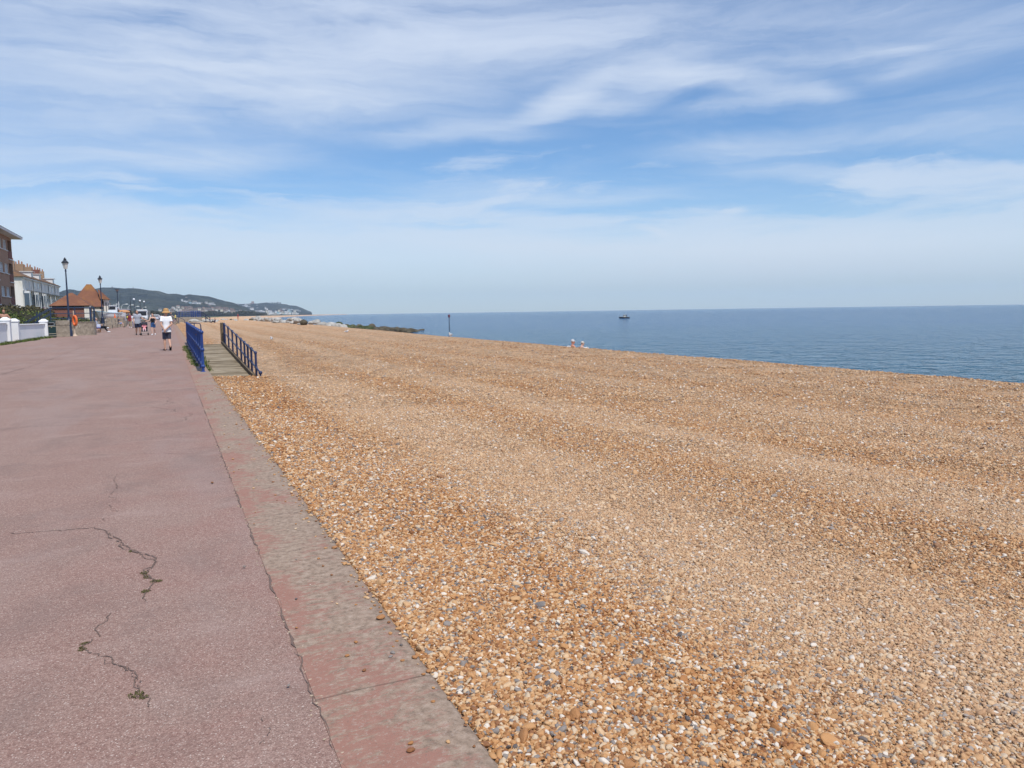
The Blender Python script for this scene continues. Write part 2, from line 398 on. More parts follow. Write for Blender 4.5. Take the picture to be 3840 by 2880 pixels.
prof_k = [(.46, -1.2), (.462, .004), (.52, .006), (.90, .010), (.945, .004), (.965, -.018), (.972, -.05), (.985, -2.0)]
kb = []; kf = []; nk = len(prof_k)
ky = [-8, -2, 0, 2, 4, 6, 9, 12, 16, 20, 24, 30] + spaced(38, 420, 8, 1.08)
for y_ in ky:
    j = 0.006*noise.noise(Vector((0, y_*.7, 4)))
    for (a, b) in prof_k: kb.append((a+j+shift(y_), y_, b+prom_z(y_)))
for i in range(len(ky)-1):
    for k in range(nk-1): kf.append((i*nk+k, (i+1)*nk+k, (i+1)*nk+k+1, i*nk+k+1))
tag(mesh_obj('sea_wall_edge', kb, kf, m_kb), kind='structure')

# land behind the promenade and out to the hills
m_gr, N = new_mat("rough_grass_ground"); P = pos(N)
finish(N, N.mix(N.noise(P, .05, 6, .6), (.06, .09, .03), (.17, .15, .08)), .95, None, .1)
gx = [-3500, -1500, -600, -200, -60, -20, -9.4, .6]
land = grid_obj('ground', gx, [-60, -8, 20, 60, 115, 200, 400, 800, 1173, 2000, 2960, 3900, 4900], lambda u, v: (u+shift(v) if u > -100 else u+shift(v)*.5, v, prom_z(v)-.12 - (.10 if v < 400 else .0)), m_gr, smooth=False)
tag(land, kind='structure')

# sea
m_sea, N = new_mat("sea_water"); P = pos(N)
w1 = N.noise(N.n('ShaderNodeMapping', {'Vector': P, 'Rotation': (0, 0, R(25)), 'Scale': (.8, 1.1, 1)}), .55, 3, .55, .5)
w2 = N.noise(N.n('ShaderNodeMapping', {'Vector': P, 'Rotation': (0, 0, R(-30)), 'Scale': (.8, 1.2, 1)}), 1.9, 3, .55, .3)
w3 = N.noise(N.scl(P, (.6, 1.0, 1)), .16, 4, .6)
nb = N.bump(w3, .6, 2.2); nb = N.bump(w1, 1.0, 2.3, nb); nb = N.bump(w2, 1.0, .50, nb)
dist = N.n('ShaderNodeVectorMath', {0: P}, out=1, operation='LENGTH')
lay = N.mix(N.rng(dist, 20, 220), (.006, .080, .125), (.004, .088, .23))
pat = N.noise(N.scl(P, (.004, .012, 1)), 1, 4, .6)
lay = N.mix(N.rng(pat, .4, .65, 0, .5), lay, (.012, .11, .21))
finish(N, lay, .08, nb, .28, IOR=1.22)
sea_v = [(0, 0, SEA_Z)]; sea_f = []; rings = [10, 30, 80, 200, 500, 1200, 3000, 6500]; ns = 96
for r_ in rings:
    for k in range(ns):
        a = 2*math.pi*k/ns; sea_v.append((r_*math.cos(a), r_*math.sin(a), SEA_Z - (1.2 if r_ == 6500 else 0)*0))
for k in range(ns): sea_f.append((0, 1+k, 1+(k+1) % ns))
for i in range(len(rings)-1):
    for k in range(ns): sea_f.append((1+i*ns+k, 1+(i+1)*ns+k, 1+(i+1)*ns+(k+1) % ns, 1+i*ns+(k+1) % ns))
tag(mesh_obj('sea', sea_v, sea_f, m_sea, smooth=True), kind='structure')

# ------------------------------------------------------------------ loose pebbles: real stones on the near shingle
m_pb, N = new_mat("pebble_stone")
at_ = N.nt.nodes.new('ShaderNodeAttribute'); at_.attribute_type = 'INSTANCER'; at_.attribute_name = 'rnd'
P = pos(N)
c = peb_color_nodes(N, at_.outputs['Fac'], P)
oc = objc(N)
c = N.mix(N.rng(N.noise(oc, 1.6, 4, .6), .35, .7, 0, .35), c, (.9, .82, .72), 'MULTIPLY')
finish(N, c, .6, N.bump(N.noise(oc, 4, 3, .6), .25, .1), .35)
pts = []; scl_ = []; rot_ = []; rnd_ = []
def scatter(r0, r1, dens, s0, s1, lift):
    a0, a1 = R(-12), R(72)               # degrees right of the promenade's direction
    n = int(dens*(a1-a0)/2*(r1*r1-r0*r0))
    rr = np.sqrt(RNG.uniform(r0*r0, r1*r1, n)); aa = RNG.uniform(a0, a1, n)
    X = rr*np.sin(aa); Y = rr*np.cos(aa)
    S = s0*np.exp(RNG.normal(0, .33, n)); S = np.minimum(S, s1)
    for x, y, s in zip(X, Y, S):
        if x < .99+s*.6: continue
        k = max(0., 1.35-(x-.97)*.22-y*.03); s2 = s*(1+.45*max(0, k-.6))
        pts.append((x, y, beach_z(x, y)+lift*s2)); scl_.append((s2*random.uniform(.8, 1.45), s2*random.uniform(.7, 1.0), s2*random.uniform(.45, .85)))
        rot_.append((random.gauss(0, .45), random.gauss(0, .45), random.uniform(0, 6.283)))
        q = random.random()
        if s > s0*1.7 and q < .25: q = random.choice((.90, .94, .87, .98, .91))
        if k > .75 and random.random() < .10: q = random.choice((.90, .94, .96, .98))
        rnd_.append(q)
PEB_ON = True
if PEB_ON:
    scatter(1.9, 5.5, 10500, .0058, .018, .25)
    scatter(5.5, 9, 5200, .0068, .020, .2)
    scatter(9, 14, 2000, .0086, .022, .15)
    scatter(14, 20, 420, .0125, .028, .1)
    scatter(20, 30, 110, .016, .03, .1)
    scatter(30, 48, 22, .021, .035, .1)
    scatter(2.0, 16, 9, .018, .030, .25)
    for _ in range(900):                 # stones spilt over the rim of the wall
        x, y = .985-abs(RNG.normal(0, .055))*(1 if RNG.random() < .85 else 5), RNG.uniform(1.8, 21)
        if x < -.6: continue
        s2 = .0075*math.exp(RNG.normal(0, .35)); pts.append((x, y, prom_z(y)+.009+s2*.4-(max(0, x-.945)*1.2))); scl_.append((s2*1.2, s2*.9, s2*.6)); rot_.append((0, 0, random.uniform(0, 6.28))); rnd_.append(random.random())
me = bpy.data.meshes.new('shingle_pebbles'); me.from_pydata(pts, [], [])
me.attributes.new('scl', 'FLOAT_VECTOR', 'POINT').data.foreach_set('vector', np.array(scl_, dtype=np.float32).ravel())
me.attributes.new('rot', 'FLOAT_VECTOR', 'POINT').data.foreach_set('vector', np.array(rot_, dtype=np.float32).ravel())
me.attributes.new('rnd', 'FLOAT', 'POINT').data.foreach_set('value', np.array(rnd_, dtype=np.float32))
me.materials.append(m_pb)
peb = bpy.data.objects.new('shingle_pebbles', me); COL.objects.link(peb)
tag(peb, 'loose orange, cream and grey pebbles strewn over the near beach', 'pebbles', kind='stuff')
ng = bpy.data.node_groups.new('pebble_scatter', 'GeometryNodeTree')
ng.interface.new_socket('Geometry', in_out='INPUT', socket_type='NodeSocketGeometry')
ng.interface.new_socket('Geometry', in_out='OUTPUT', socket_type='NodeSocketGeometry')
def gn(t, **kw):
    nd = ng.nodes.new(t)
    for k, v in kw.items(): setattr(nd, k, v)
    return nd
gi, go = gn('NodeGroupInput'), gn('NodeGroupOutput'); LK = ng.links.new
g2i = gn('GeometryNodeGeometryToInstance')
for k in range(6):
    ico = gn('GeometryNodeMeshIcoSphere'); ico.inputs['Radius'].default_value = 1.0; ico.inputs['Subdivisions'].default_value = 3
    nz_ = gn('ShaderNodeTexNoise'); nz_.inputs['Scale'].default_value = .62+.08*k; nz_.inputs['Detail'].default_value = 1.5
    add = gn('ShaderNodeVectorMath', operation='ADD'); add.inputs[1].default_value = (k*7.3, k*2.1, k*4.7)
    LK(gn('GeometryNodeInputPosition').outputs[0], add.inputs[0]); LK(add.outputs[0], nz_.inputs['Vector'])
    sub = gn('ShaderNodeVectorMath', operation='SUBTRACT'); sub.inputs[1].default_value = (.5, .5, .5); LK(nz_.outputs['Color'], sub.inputs[0])
    sc_ = gn('ShaderNodeVectorMath', operation='SCALE'); sc_.inputs['Scale'].default_value = 1.0; LK(sub.outputs[0], sc_.inputs[0])
    sp_ = gn('GeometryNodeSetPosition'); LK(ico.outputs[0], sp_.inputs['Geometry']); LK(sc_.outputs[0], sp_.inputs['Offset'])
    ss = gn('GeometryNodeSetShadeSmooth'); LK(sp_.outputs[0], ss.inputs[0])
    sm = gn('GeometryNodeSetMaterial'); sm.inputs['Material'].default_value = m_pb; LK(ss.outputs[0], sm.inputs[0])
    LK(sm.outputs[0], g2i.inputs[0])
iop = gn('GeometryNodeInstanceOnPoints'); LK(gi.outputs[0], iop.inputs['Points']); LK(g2i.outputs[0], iop.inputs['Instance'])
iop.inputs['Pick Instance'].default_value = True
ri = gn('FunctionNodeRandomValue', data_type='INT')
for s_i in ri.inputs:
    if s_i.name == 'Min' and s_i.type == 'INT': s_i.default_value = 0
    if s_i.name == 'Max' and s_i.type == 'INT': s_i.default_value = 5
LK([o for o in ri.outputs if o.type == 'INT'][0], iop.inputs['Instance Index'])
for nm, sock in (('rot', 'Rotation'), ('scl', 'Scale')):
    na = gn('GeometryNodeInputNamedAttribute', data_type='FLOAT_VECTOR'); na.inputs[0].default_value = nm
    LK(na.outputs[0], iop.inputs[sock])
LK(iop.outputs[0], go.inputs[0])
peb.modifiers.new('scatter', 'NODES').node_group = ng
# ------------------------------------------------------------------ where things stand
def gnd(x, y):
    """foot of a thing on the promenade seen at photograph pixel x, y"""
    z = 0.2
    for _ in range(8):
        p = at(x, y, z); z = prom_z(p.y)
    return Vector((p.x, p.y, z))
def on_x(x, y, X):
    v = ray(x, y); t = X/v.x; return Vector((X, v.y*t, EYE+v.z*t))
def on_y(x, y, Y):
    v = ray(x, y); t = Y/v.y; return Vector((v.x*t, Y, EYE+v.z*t))

# ------------------------------------------------------------------ cracks, moss and grit in the asphalt
m_crk = paint((.145, .10, .082), .95, .45, 30)
cb = MB()
def crack(pts2212, w, z=0.004, wj=.5, jit=.012):
    P3 = [at(x*1.736, y*1.736, 0) for x, y in pts2212]
    P3 = [Vector((p.x, p.y, prom_z(p.y))) for p in P3]
    for _ in range(4):
        Q = []
        for a, b in zip(P3, P3[1:]):
            Q.append(a); L = (b-a).length; mth = (a+b)/2
            mth += Vector((random.gauss(0, 1), random.gauss(0, 1), 0))*min(L*.11, jit*5)
            Q.append(mth)
        Q.append(P3[-1]); P3 = Q
    V = []; Fc = []; k = 0
    for i, p in enumerate(P3):
        t = (P3[min(i+1, len(P3)-1)]-P3[max(i-1, 0)]); t.z = 0; t.normalize(); n_ = Vector((-t.y, t.x, 0))
        ww = w*(1-wj*random.random())*random.uniform(.12, .30)
        if i in (0, len(P3)-1): ww *= .2
        V += [p+n_*ww+Vector((0, 0, z)), p-n_*ww+Vector((0, 0, z))]
    for i in range(len(P3)-1):
        if random.random() < (.30 if wj > .5 else .08): continue
        Fc.append((2*i, 2*i+1, 2*i+3, 2*i+2))
    cb.add(V, Fc)
crack([(20, 1152), (110, 1147), (200, 1140), (225, 1146), (262, 1172), (300, 1195), (335, 1212), (330, 1225), (312, 1240), (318, 1250), (335, 1258), (315, 1280), (318, 1300)], .022)
crack([(225, 1146), (262, 1172), (300, 1195), (335, 1212), (330, 1225), (312, 1240), (330, 1258)], .034, .0055, .9)
crack([(270, 1020), (255, 1050), (240, 1095), (228, 1125)], .014, wj=.8)
crack([(240, 1325), (205, 1360), (178, 1395), (185, 1405), (215, 1420), (262, 1440), (295, 1465), (300, 1490), (295, 1505), (320, 1530)], .015)
crack([(215, 1420), (262, 1440), (295, 1465), (300, 1490)], .024, .0055, .9)
crack([(0, 985), (120, 984), (250, 982), (480, 980)], .014, jit=.004)
crack([(0, 930), (60, 922), (160, 918), (300, 917), (370, 914), (400, 905), (412, 898), (405, 893)], .022)
crack([(0, 835), (100, 837), (190, 843)], .022)
crack([(330, 858), (360, 866), (375, 870), (330, 880), (360, 884), (380, 890)], .028)
crack([(570, 1540), (585, 1575), (560, 1610)], .010, wj=.8)
crack([(-60, 826), (60, 795), (120, 776), (210, 742), (290, 724), (330, 716)], .05, jit=.004)
jt = []
for k in range(260):
    y_ = 2.2+k*.055; jt.append((.462+random.gauss(0, .006), y_, prom_z(y_)+.0045, random.uniform(.001, .014)*max(0., min(1., .55+1.9*noise.noise(Vector((0, y_*1.7, 2)))))))
V = []
for (x_, y_, z_, w_) in jt: V += [(x_-w_, y_, z_), (x_+w_*.3, y_, z_)]
cb.add(V, [(2*i, 2*i+1, 2*i+3, 2*i+2) for i in range(len(jt)-1)])
tag(cb.build('crack', m_crk), kind='structure')
m_leaf = paint((.095, .125, .028), .8, .5, 9)
m_moss = paint((.105, .095, .035), .9, .5, 30)
def tufts(name, spots, m=None, h=.05, n=60, rad=.06, blade=.006):
    b = MB()
    for (x, y, z, s) in spots:
        for _ in range(n):
            a = random.uniform(0, 6.28); r_ = rad*s*math.sqrt(random.random()); px2, py2 = x+r_*math.cos(a), y+r_*math.sin(a)
            hh_ = h*s*random.uniform(.4, 1.2); a2 = random.uniform(0, 6.28); w_ = blade*random.uniform(.7, 1.5)*max(1, s*.7)
            lx, ly = math.cos(a2)*hh_*.6, math.sin(a2)*hh_*.6
            b.add([(px2-w_*math.sin(a2), py2+w_*math.cos(a2), z), (px2+w_*math.sin(a2), py2-w_*math.cos(a2), z), (px2+lx, py2+ly, z+hh_)], [(0, 1, 2)])
    return tag(b.build(name, m or m_leaf), kind='stuff')
sp = []
for (x, y, s) in [(335, 1257, .7), (318, 1248, .5), (312, 1238, .6), (315, 1278, .6), (180, 1392, .4), (178, 1404, .45), (295, 1503, .8), (285, 1190, .4)]:
    p = at(x*1.736, y*1.736, 0); sp.append((p.x, p.y, .002, s))
    sp.append((p.x+random.uniform(-.03, .03), p.y+random.uniform(-.04, .04), .002, s*.6))
tufts('moss', sp, m_moss, h=.010, n=70, rad=.040, blade=.0035)
# loose stones and grit lying along the joint of the wall
gb = MB()
for _ in range(330):
    y_ = random.uniform(2.4, 14); x_ = .47+random.gauss(0, .022) if random.random() < .8 else random.uniform(-1.5, .95)
    r_ = random.uniform(.002, .006)*(1 if x_ > .4 else .7); gb.ball((x_, y_, prom_z(y_)+r_*.5), (r_*random.uniform(1, 1.6), r_, r_*.7), 6, 4, .4, _)
gr = gb.build('grit', paint((.42, .33, .24), .8, .6, 25), smooth=True); tag(gr, kind='stuff')

# ------------------------------------------------------------------ blue railings and timber ramp
def worn_blue(a):
    m, N = new_mat("worn_blue_paint"); P = pos(N); n1 = N.noise(P, 7, 5, .7); n2 = N.noise(P, 1.2, 3, .6)
    c_ = N.mix(N.rng(n2, .35, .7), a, tuple(x*1.7+.01 for x in a)); c_ = N.mix(N.rng(n1, .64, .68), c_, (.12, .05, .025)); c_ = N.mix(N.rng(n1, .30, .34, .6, 0), c_, (.16, .18, .24))
    finish(N, c_, .45, N.bump(n1, .3, .01), .45); return m
BLUE = worn_blue((.008, .034, .155))
BLUED = worn_blue((.011, .020, .065))
WOOD = None
m_w, N = new_mat("weathered_timber"); P = objc(N)
g1 = N.noise(N.scl(P, (2.2, 22, 22)), 1.0, 6, .65)
g2 = N.noise(N.scl(P, (.6, 7.1, 1)), 1.0, 1, .5)
c_ = N.ramp(g1, [(.3, (.17, .13, .085)), (.5, (.33, .275, .195)), (.7, (.46, .395, .30))])
c_ = N.mix(N.rng(g2, .40, .60, 0, .85), c_, (.45, .41, .34), 'MULTIPLY')
finish(N, c_, .85, N.bump(g1, .5, .01), .2); WOOD = m_w
m_dw, N = new_mat("dark_timber"); P = objc(N)
g1 = N.noise(N.scl(P, (16, 3, 16)), 1.0, 5, .65)
finish(N, N.ramp(g1, [(.3, (.06, .045, .03)), (.6, (.17, .125, .08)), (.8, (.26, .21, .15))]), .85, N.bump(g1, .5, .01), .2); DWOOD = m_dw

def railing(name, p0, p1, n, h, rails, label, mats, cat='railing', r=.030, group=None, low_end=None, base=True):
    """posts between p0 and p1 (ground points); rails = heights"""
    p0, p1 = Vector(p0), Vector(p1); t = thing(name, p0, 0, label, cat, group)
    for i in range(n):
        q = (p1-p0)*(i/(n-1)); b = MB()
        b.tube([q+Vector((0, 0, -.02)), q+Vector((0, 0, h-.01))], r*1.12, 10)
        for z in rails: b.ball(q+Vector((0, 0, z)), r*1.75, 10, 7)
        if base: b.lathe([(r*2.3, -.01), (r*2.3, .012), (r*1.5, .02)], q, 12)
        b.build('post', mats, t, True)
    for z in rails:
        e = Vector((0, 0, z)); MB().tube([e, (p1-p0)+e], r*.82, 10).build('rail', mats, t, True)
    return t
rl = railing('promenade_railing', (.80, 22.9, prom_z(22.9)), (.86, 45.5, prom_z(45.5)), 14, 1.12, (.16, .62, 1.10),
             'bright blue three-rail tubular railing along the promenade edge beside the ramp', BLUE, r=.034, group=None)
hoop = thing('handrail_hoop', (.95, 45.6, prom_z(45.5)), 0, 'dark blue bent pipe handrail at the far end of the bright blue railing', 'handrail')
MB().tube([(0, 0, 1.06), (.52, 0, 1.06), (.60, 0, 1.03), (.63, 0, .95), (.63, 0, -.3)], .028, 8).build('rail', BLUED, hoop, True)
MB().ball((.63, 0, .72), .05).build('joint', BLUED, hoop, True)
MB().tube([(.3, 0, 1.05), (.3, 0, -.1)], .026, 8).build('post', BLUED, hoop, True)

rp = thing('timber_ramp', (RAMP_X0, 26, 0), 0, 'weathered grey timber ramp going down from the promenade to the shingle', 'ramp')
deck = MB(); yy = 26.6
while yy < 43.4:
    w_ = random.uniform(.15, .19); zz = ramp_z(yy)+random.gauss(0, .008)
    deck.box(((RAMP_X1-RAMP_X0)/2, yy-26+w_/2, zz-.025), (RAMP_X1-RAMP_X0-.02+random.gauss(0, .012), w_-.014, .05), rx=math.atan(.0388)+random.gauss(0, .006), rz=random.gauss(0, .002), bev=.006)
    yy += w_+.022
dk = deck.build('deck', WOOD, rp)
for k, xx in enumerate((RAMP_X1-RAMP_X0-.02, .02)):
    b = MB(); hh_ = .14 if k == 0 else -.02
    b.add([(xx, 1.0, ramp_z(27)-.25), (xx+.09, 1.0, ramp_z(27)-.25), (xx+.09, 17.5, ramp_z(43.5)-.25), (xx, 17.5, ramp_z(43.5)-.25),
           (xx, 1.0, ramp_z(27)+hh_), (xx+.09, 1.0, ramp_z(27)+hh_), (xx+.09, 17.5, ramp_z(43.5)+hh_), (xx, 17.5, ramp_z(43.5)+hh_)],
          [(3, 2, 1, 0), (4, 5, 6, 7), (0, 1, 5, 4), (1, 2, 6, 5), (2, 3, 7, 6), (3, 0, 4, 7)])
    b.build('edge_board', DWOOD, rp)
MB().box((RAMP_X1-RAMP_X0+.04, 17.60, .55), (.15, .15, 1.3), bev=.02).build('end_post', DWOOD, rp)
# sloping rail on the beach side of the ramp
xr = RAMP_X1+.14
PY = [43.2, 40.4, 37.8, 35.4, 33.3, 31.7, 30.3, 29.0, 27.5]
rz_ = lambda y: lerp_tab(y, [(27.5, .28), (43.2, 1.13)])
y00, z00 = PY[0], ramp_z(PY[0])
rr_ = thing('ramp_railing', (xr, y00, z00), 0, 'dark blue two-rail railing sloping down the beach side of the timber ramp', 'railing')
for i, y_ in enumerate(PY):
    top = rz_(y_)-z00; b = MB(); gz = min(beach_z(xr, y_), ramp_z(y_))-z00
    b.tube([(0, y_-y00, gz-.2), (0, y_-y00, top)], .038 if i else .06, 10)
    b.ball((0, y_-y00, top), .058); b.ball((0, y_-y00, top-.50), .052)
    b.build('post', BLUED, rr_, True)
T1 = rz_(PY[-1])-z00; ye = 26.2-y00
MB().tube([(0, 0, rz_(y00)-z00), (0, PY[-1]-y00, T1)], .028, 10).build('rail', BLUED, rr_, True)
MB().tube([(0, 0, rz_(y00)-z00-.5), (0, PY[-1]-y00, T1-.5), (0, ye, T1-.60), (0, ye-.05, T1-.95)], .028, 10).build('rail', BLUED, rr_, True)
MB().ball((0, ye, T1-.60), .065).build('joint', BLUED, rr_, True)
sp = []
for _ in range(130):
    y_ = random.uniform(25, 41); sp.append((random.gauss(.66, .05), y_, prom_z(y_)+.003, random.uniform(.3, .9)))
for _ in range(60):
    y_ = random.uniform(30, 37); sp.append((RAMP_X0+.05+abs(random.gauss(0, .08)), y_, ramp_z(y_), random.uniform(.6, 2.2)))
tufts('weeds', sp, h=.07, n=26, rad=.11, blade=.008)

# ------------------------------------------------------------------ lamp posts
m_blk = paint((.02, .023, .03), .45, .2, 5, spec=.5)
m_lglass = paint((.62, .60, .56), .25, .05, 5, spec=.6)
m_navy = paint((.018, .028, .062), .45, .25, 5, spec=.5)
def street_lamp(loc, h, label, style='lantern', group=None):
    t = thing('street_lamp', loc, 0, label, 'street lamp', group)
    if style == 'lantern':
        MB().lathe([(.19, 0), (.19, .42), (.155, .48), (.15, 1.15), (.165, 1.2), (.10, 1.28), (.075, 1.6), (.085, 1.62), (.07, 1.68), (.045, h-1.05), (.075, h-1.02), (.05, h-.95), (.035, h-.86)], n=14).build('column', m_navy, t, True)
        MB().lathe([(.09, h-.86), (.13, h-.84), (.225, h-.42), (.20, h-.41)], n=6).build('lantern_glass', m_lglass, t)
        MB().lathe([(.27, h-.43), (.27, h-.38), (.15, h-.24), (.10, h-.2), (.11, h-.12), (.04, h-.06), (.05, h-.03), (.01, h)], n=6).build('lantern_cap', m_blk, t)
    elif style == 'flare':
        MB().lathe([(.14, 0), (.13, 1.2), (.07, 1.3), (.05, h-.7), (.10, h-.45), (.12, h-.35)], n=10).build('column', m_navy, t, True)
        MB().lathe([(.10, h-.36), (.30, h-.08), (.27, h-.05)], n=10).build('lamp_glass', paint((.36, .28, .26), .4), t, True)
        MB().lathe([(.33, h-.07), (.33, h-.02), (.1, h)], n=10).build('lamp_cap', m_blk, t)
    elif style == 'globe':
        MB().lathe([(.13, 0), (.12, 1.2), (.07, 1.3), (.06, h-.5), (.12, h-.42)], n=8).build('column', m_navy, t, True)
        MB().ball((0, 0, h-.2), .25).build('globe', paint((.80, .82, .85), .3), t, True)
    return t
LG = 'lamp posts along the landward side of the promenade'
street_lamp(gnd(263, 1261), 5.85, 'tallest and nearest navy lamp post with a black-capped glass lantern, beside the orange lifebuoy', group=LG)
def at_depth(x, depth, zf):
    """promenade or beach point under photograph column x at camera depth"""
    z = 0.
    for _ in range(5):
        y0, y1 = 1000., 2900.
        for _ in range(40):
            ym = (y0+y1)/2; v = ray(x, ym)
            p = Vector((0, 0, EYE)) + v*(depth/(v.dot(CM @ Vector((0, 0, -1)))))
            if p.z > z: y0 = ym
            else: y1 = ym
        z = zf(p.x, p.y)
    return Vector((p.x, p.y, z))
PZ = lambda x, y: prom_z(y)
street_lamp(at_depth(387, 85, PZ), 5.85, 'second navy lamp post with dark lantern, rising in front of the large tiled roof', group=LG)
street_lamp(at_depth(447, 130, PZ), 5.85, 'navy lamp post with a wide flared head against the wooded hill', 'flare', LG)
b_ = thing('bare_pole', at_depth(494, 160, PZ), 0, 'thin dark pole without any lamp head left of the globe lamps', 'pole')
MB().lathe([(.09, 0), (.08, 2), (.05, 5.2)], n=8).build('shaft', m_blk, b_, True)
for (x, d, w_) in ((507, 185, 'nearest and leftmost'), (529, 203, 'middle'), (544, 216, 'farthest and rightmost')):
    street_lamp(at_depth(x, d, PZ), 5.6, w_+' of three lamp posts with a round white globe', 'globe', LG)
m_pale = paint((.60, .62, .62), .5)
for i, (x, y, d, arm, w_) in enumerate(((419, 1141, 260, 1.6, 'leftmost'), (454, 1141, 290, 1.7, 'second from left'), (479, 1144, 300, 1.5, 'third from left'), (503, 1149, 340, 1.4, 'fourth from left'), (532, 1152, 370, 1.4, 'rightmost'))):
    p = at_d(x, y, d); g0 = Vector((p.x, p.y, prom_z(p.y)-.1)); hh_ = p.z-g0.z
    t = thing('roadside_lamp', g0, 0, w_+' pale road lamp with an outstretched arm in front of the wooded hill', 'street lamp', 'pale road lamps behind the promenade')
    MB().tube([(0, 0, 0), (0, 0, hh_*.85), (arm*.3, 0, hh_*.97), (arm*.7, 0, hh_)], [.12, .09, .06, .05], 6).build('column', m_pale, t)
    MB().ball((arm*.95, 0, hh_), (.55, .22, .13)).build('lamp_head', paint((.85, .86, .86), .4), t, True)
p = at_d(444, 1131, 230); t = thing('flag_pole', (p.x, p.y, .3), 0, 'plain white pole taller than the pale road lamps next to it', 'pole')
MB().lathe([(.14, 0), (.11, p.z*.6), (.10, p.z-.3)], n=8).build('shaft', paint((.75, .76, .76), .5), t, True)
p = at_d(434, 1147, 250); t = thing('short_pole', (p.x, p.y, .3), 0, 'short white pole between the leftmost road lamp and the tall white pole', 'pole')
MB().lathe([(.10, 0), (.08, p.z-.3)], n=8).build('shaft', paint((.75, .76, .76), .5), t, True)

# ------------------------------------------------------------------ white garden wall
m_white, N = new_mat("white_masonry_paint"); P = pos(N)
nz = N.noise(P, 1.6, 6, .65); st = N.noise(N.scl(P, (3, 3, .5)), 1.0, 5, .6)
c_ = N.mix(N.rng(nz, .5, .75, 0, .35), (.78, .78, .775), (.60, .59, .56)); c_ = N.mix(N.rng(st, .6, .75, 0, .3), c_, (.55, .53, .48))
finish(N, c_, .8, N.bump(nz, .2, .02), .2)
WX0 = -8.9
def wz(y): return prom_z(y)
def wall_run(name, a, b, h, label):
    a, b = Vector(a), Vector(b); L = (b-a).length; rz_ = math.atan2(b.y-a.y, b.x-a.x)
    t = thing(name, (a.x, a.y, wz(a.y)), rz_, label, 'garden wall')
    MB().box((L/2, 0, h/2-.1), (L, .22, h+.2-.0)).build('wall', m_white, t)
    MB().box((L/2, 0, h+.035), (L, .34, .07), bev=.015).build('coping', m_white, t)
    return t
def pillar(x, y, h, w_, label):
    t = thing('gate_pillar', (x, y, wz(y)), R(90), label, 'pillar', 'white gate pillars')
    MB().box((0, 0, h/2-.1), (w_, w_, h+.2), bev=.01).build('shaft', m_white, t)
    MB().lathe([(w_*.80, h+.002), (w_*.80, h+.07), (w_*.25, h+.22)], n=4).build('cap', m_white, t)
    return t
pw = gnd(0, 1291); pe = gnd(172, 1266); p1 = gnd(26, 1284); p2 = gnd(58, 1278)
d_ = (pe-pw).normalized()
p_back = pw - d_*16
wall_run('garden_wall', (p_back.x, p_back.y, 0), (p1.x-d_.x*.3, p1.y-d_.y*.3, 0), 1.22, 'taller white rendered garden wall at the very left edge')
pillar(p1.x, p1.y, 1.30, .50, 'white pillar with a low cap at the near side of the gateway')
pillar(p2.x, p2.y, 1.20, .50, 'white pillar with a pyramid cap at the far side of the gateway')
q_ = gnd(168, 1267)
wall_run('garden_wall', (p2.x+d_.x*.3, p2.y+d_.y*.3, 0), (q_.x-d_.x*.2, q_.y, 0), .98, 'long low white garden wall with coping between the gateway and the litter bin')
pillar(q_.x, q_.y, 1.12, .50, 'white pyramid-capped pillar right behind the dark litter bin')
gx_ = (p1+p2)/2; t = thing('garden_gate', (gx_.x-.25, gx_.y, wz(gx_.y)), R(92), 'brown timber gate standing open between two white pillars', 'gate')
for k in range(5): MB().box((-.4+k*.2, 0, .55), (.15, .03, 1.0)).build('board', DWOOD, t)
MB().box((0, .035, .3), (1.0, .03, .1)).box((0, .035, .85), (1.0, .03, .1)).build('brace', DWOOD, t)
sp = []
for k in range(70):
    f = random.random(); y_ = pw.y-2+f*(pe.y-pw.y+2); x_ = pw.x+(pe.x-pw.x)*f+.22+abs(random.gauss(0, .08)); s = random.uniform(.5, 1.7)
    if p1.y-6 < y_ < p2.y+1.5 or y_ > q_.y-2.5: sp.append((x_, y_, wz(y_), s*1.6)); sp.append((x_+.05, y_+.3, wz(y_), s*1.3))
    else: sp.append((x_, y_, wz(y_), s*.6))
tufts('verge_weeds', sp, h=.07, n=40, rad=.12, blade=.012)

# ------------------------------------------------------------------ litter bin
b0 = gnd(191, 1266); t = thing('litter_bin', b0, R(6), 'dark green litter bin with a black opening and pale bands beside the white wall', 'litter bin')
m_bin = paint((.012, .035, .035), .5, .25, 4); m_hole = paint((.004, .004, .006), .8)
MB().box((0, 0, .50), (.70, .62, 1.0), bev=.03).build('body', m_bin, t)
MB().box((0, 0, 1.13), (.74, .66, .12), bev=.03).build('lid', m_bin, t)
MB().box((0, .05, 1.03), (.66, .5, .10)).build('hood_back', m_hole, t)
MB().box((.02, -.315, .96), (.46, .03, .17)).build('opening', m_hole, t)
MB().box((.02, -.335, 1.06), (.52, .03, .03)).box((.02, -.335, .86), (.52, .03, .03)).box((.26, -.335, .96), (.03, .03, .2)).build('opening_frame', paint((.35, .37, .38), .5), t)
for z_ in (.80, .28, .13): MB().box((0, -.318, z_), (.68, .025, .035)).build('band', paint((.42, .38, .28), .5), t)
MB().box((.08, -.325, .74), (.05, .03, .06)).build('lock', paint((.5, .42, .25), .5), t)

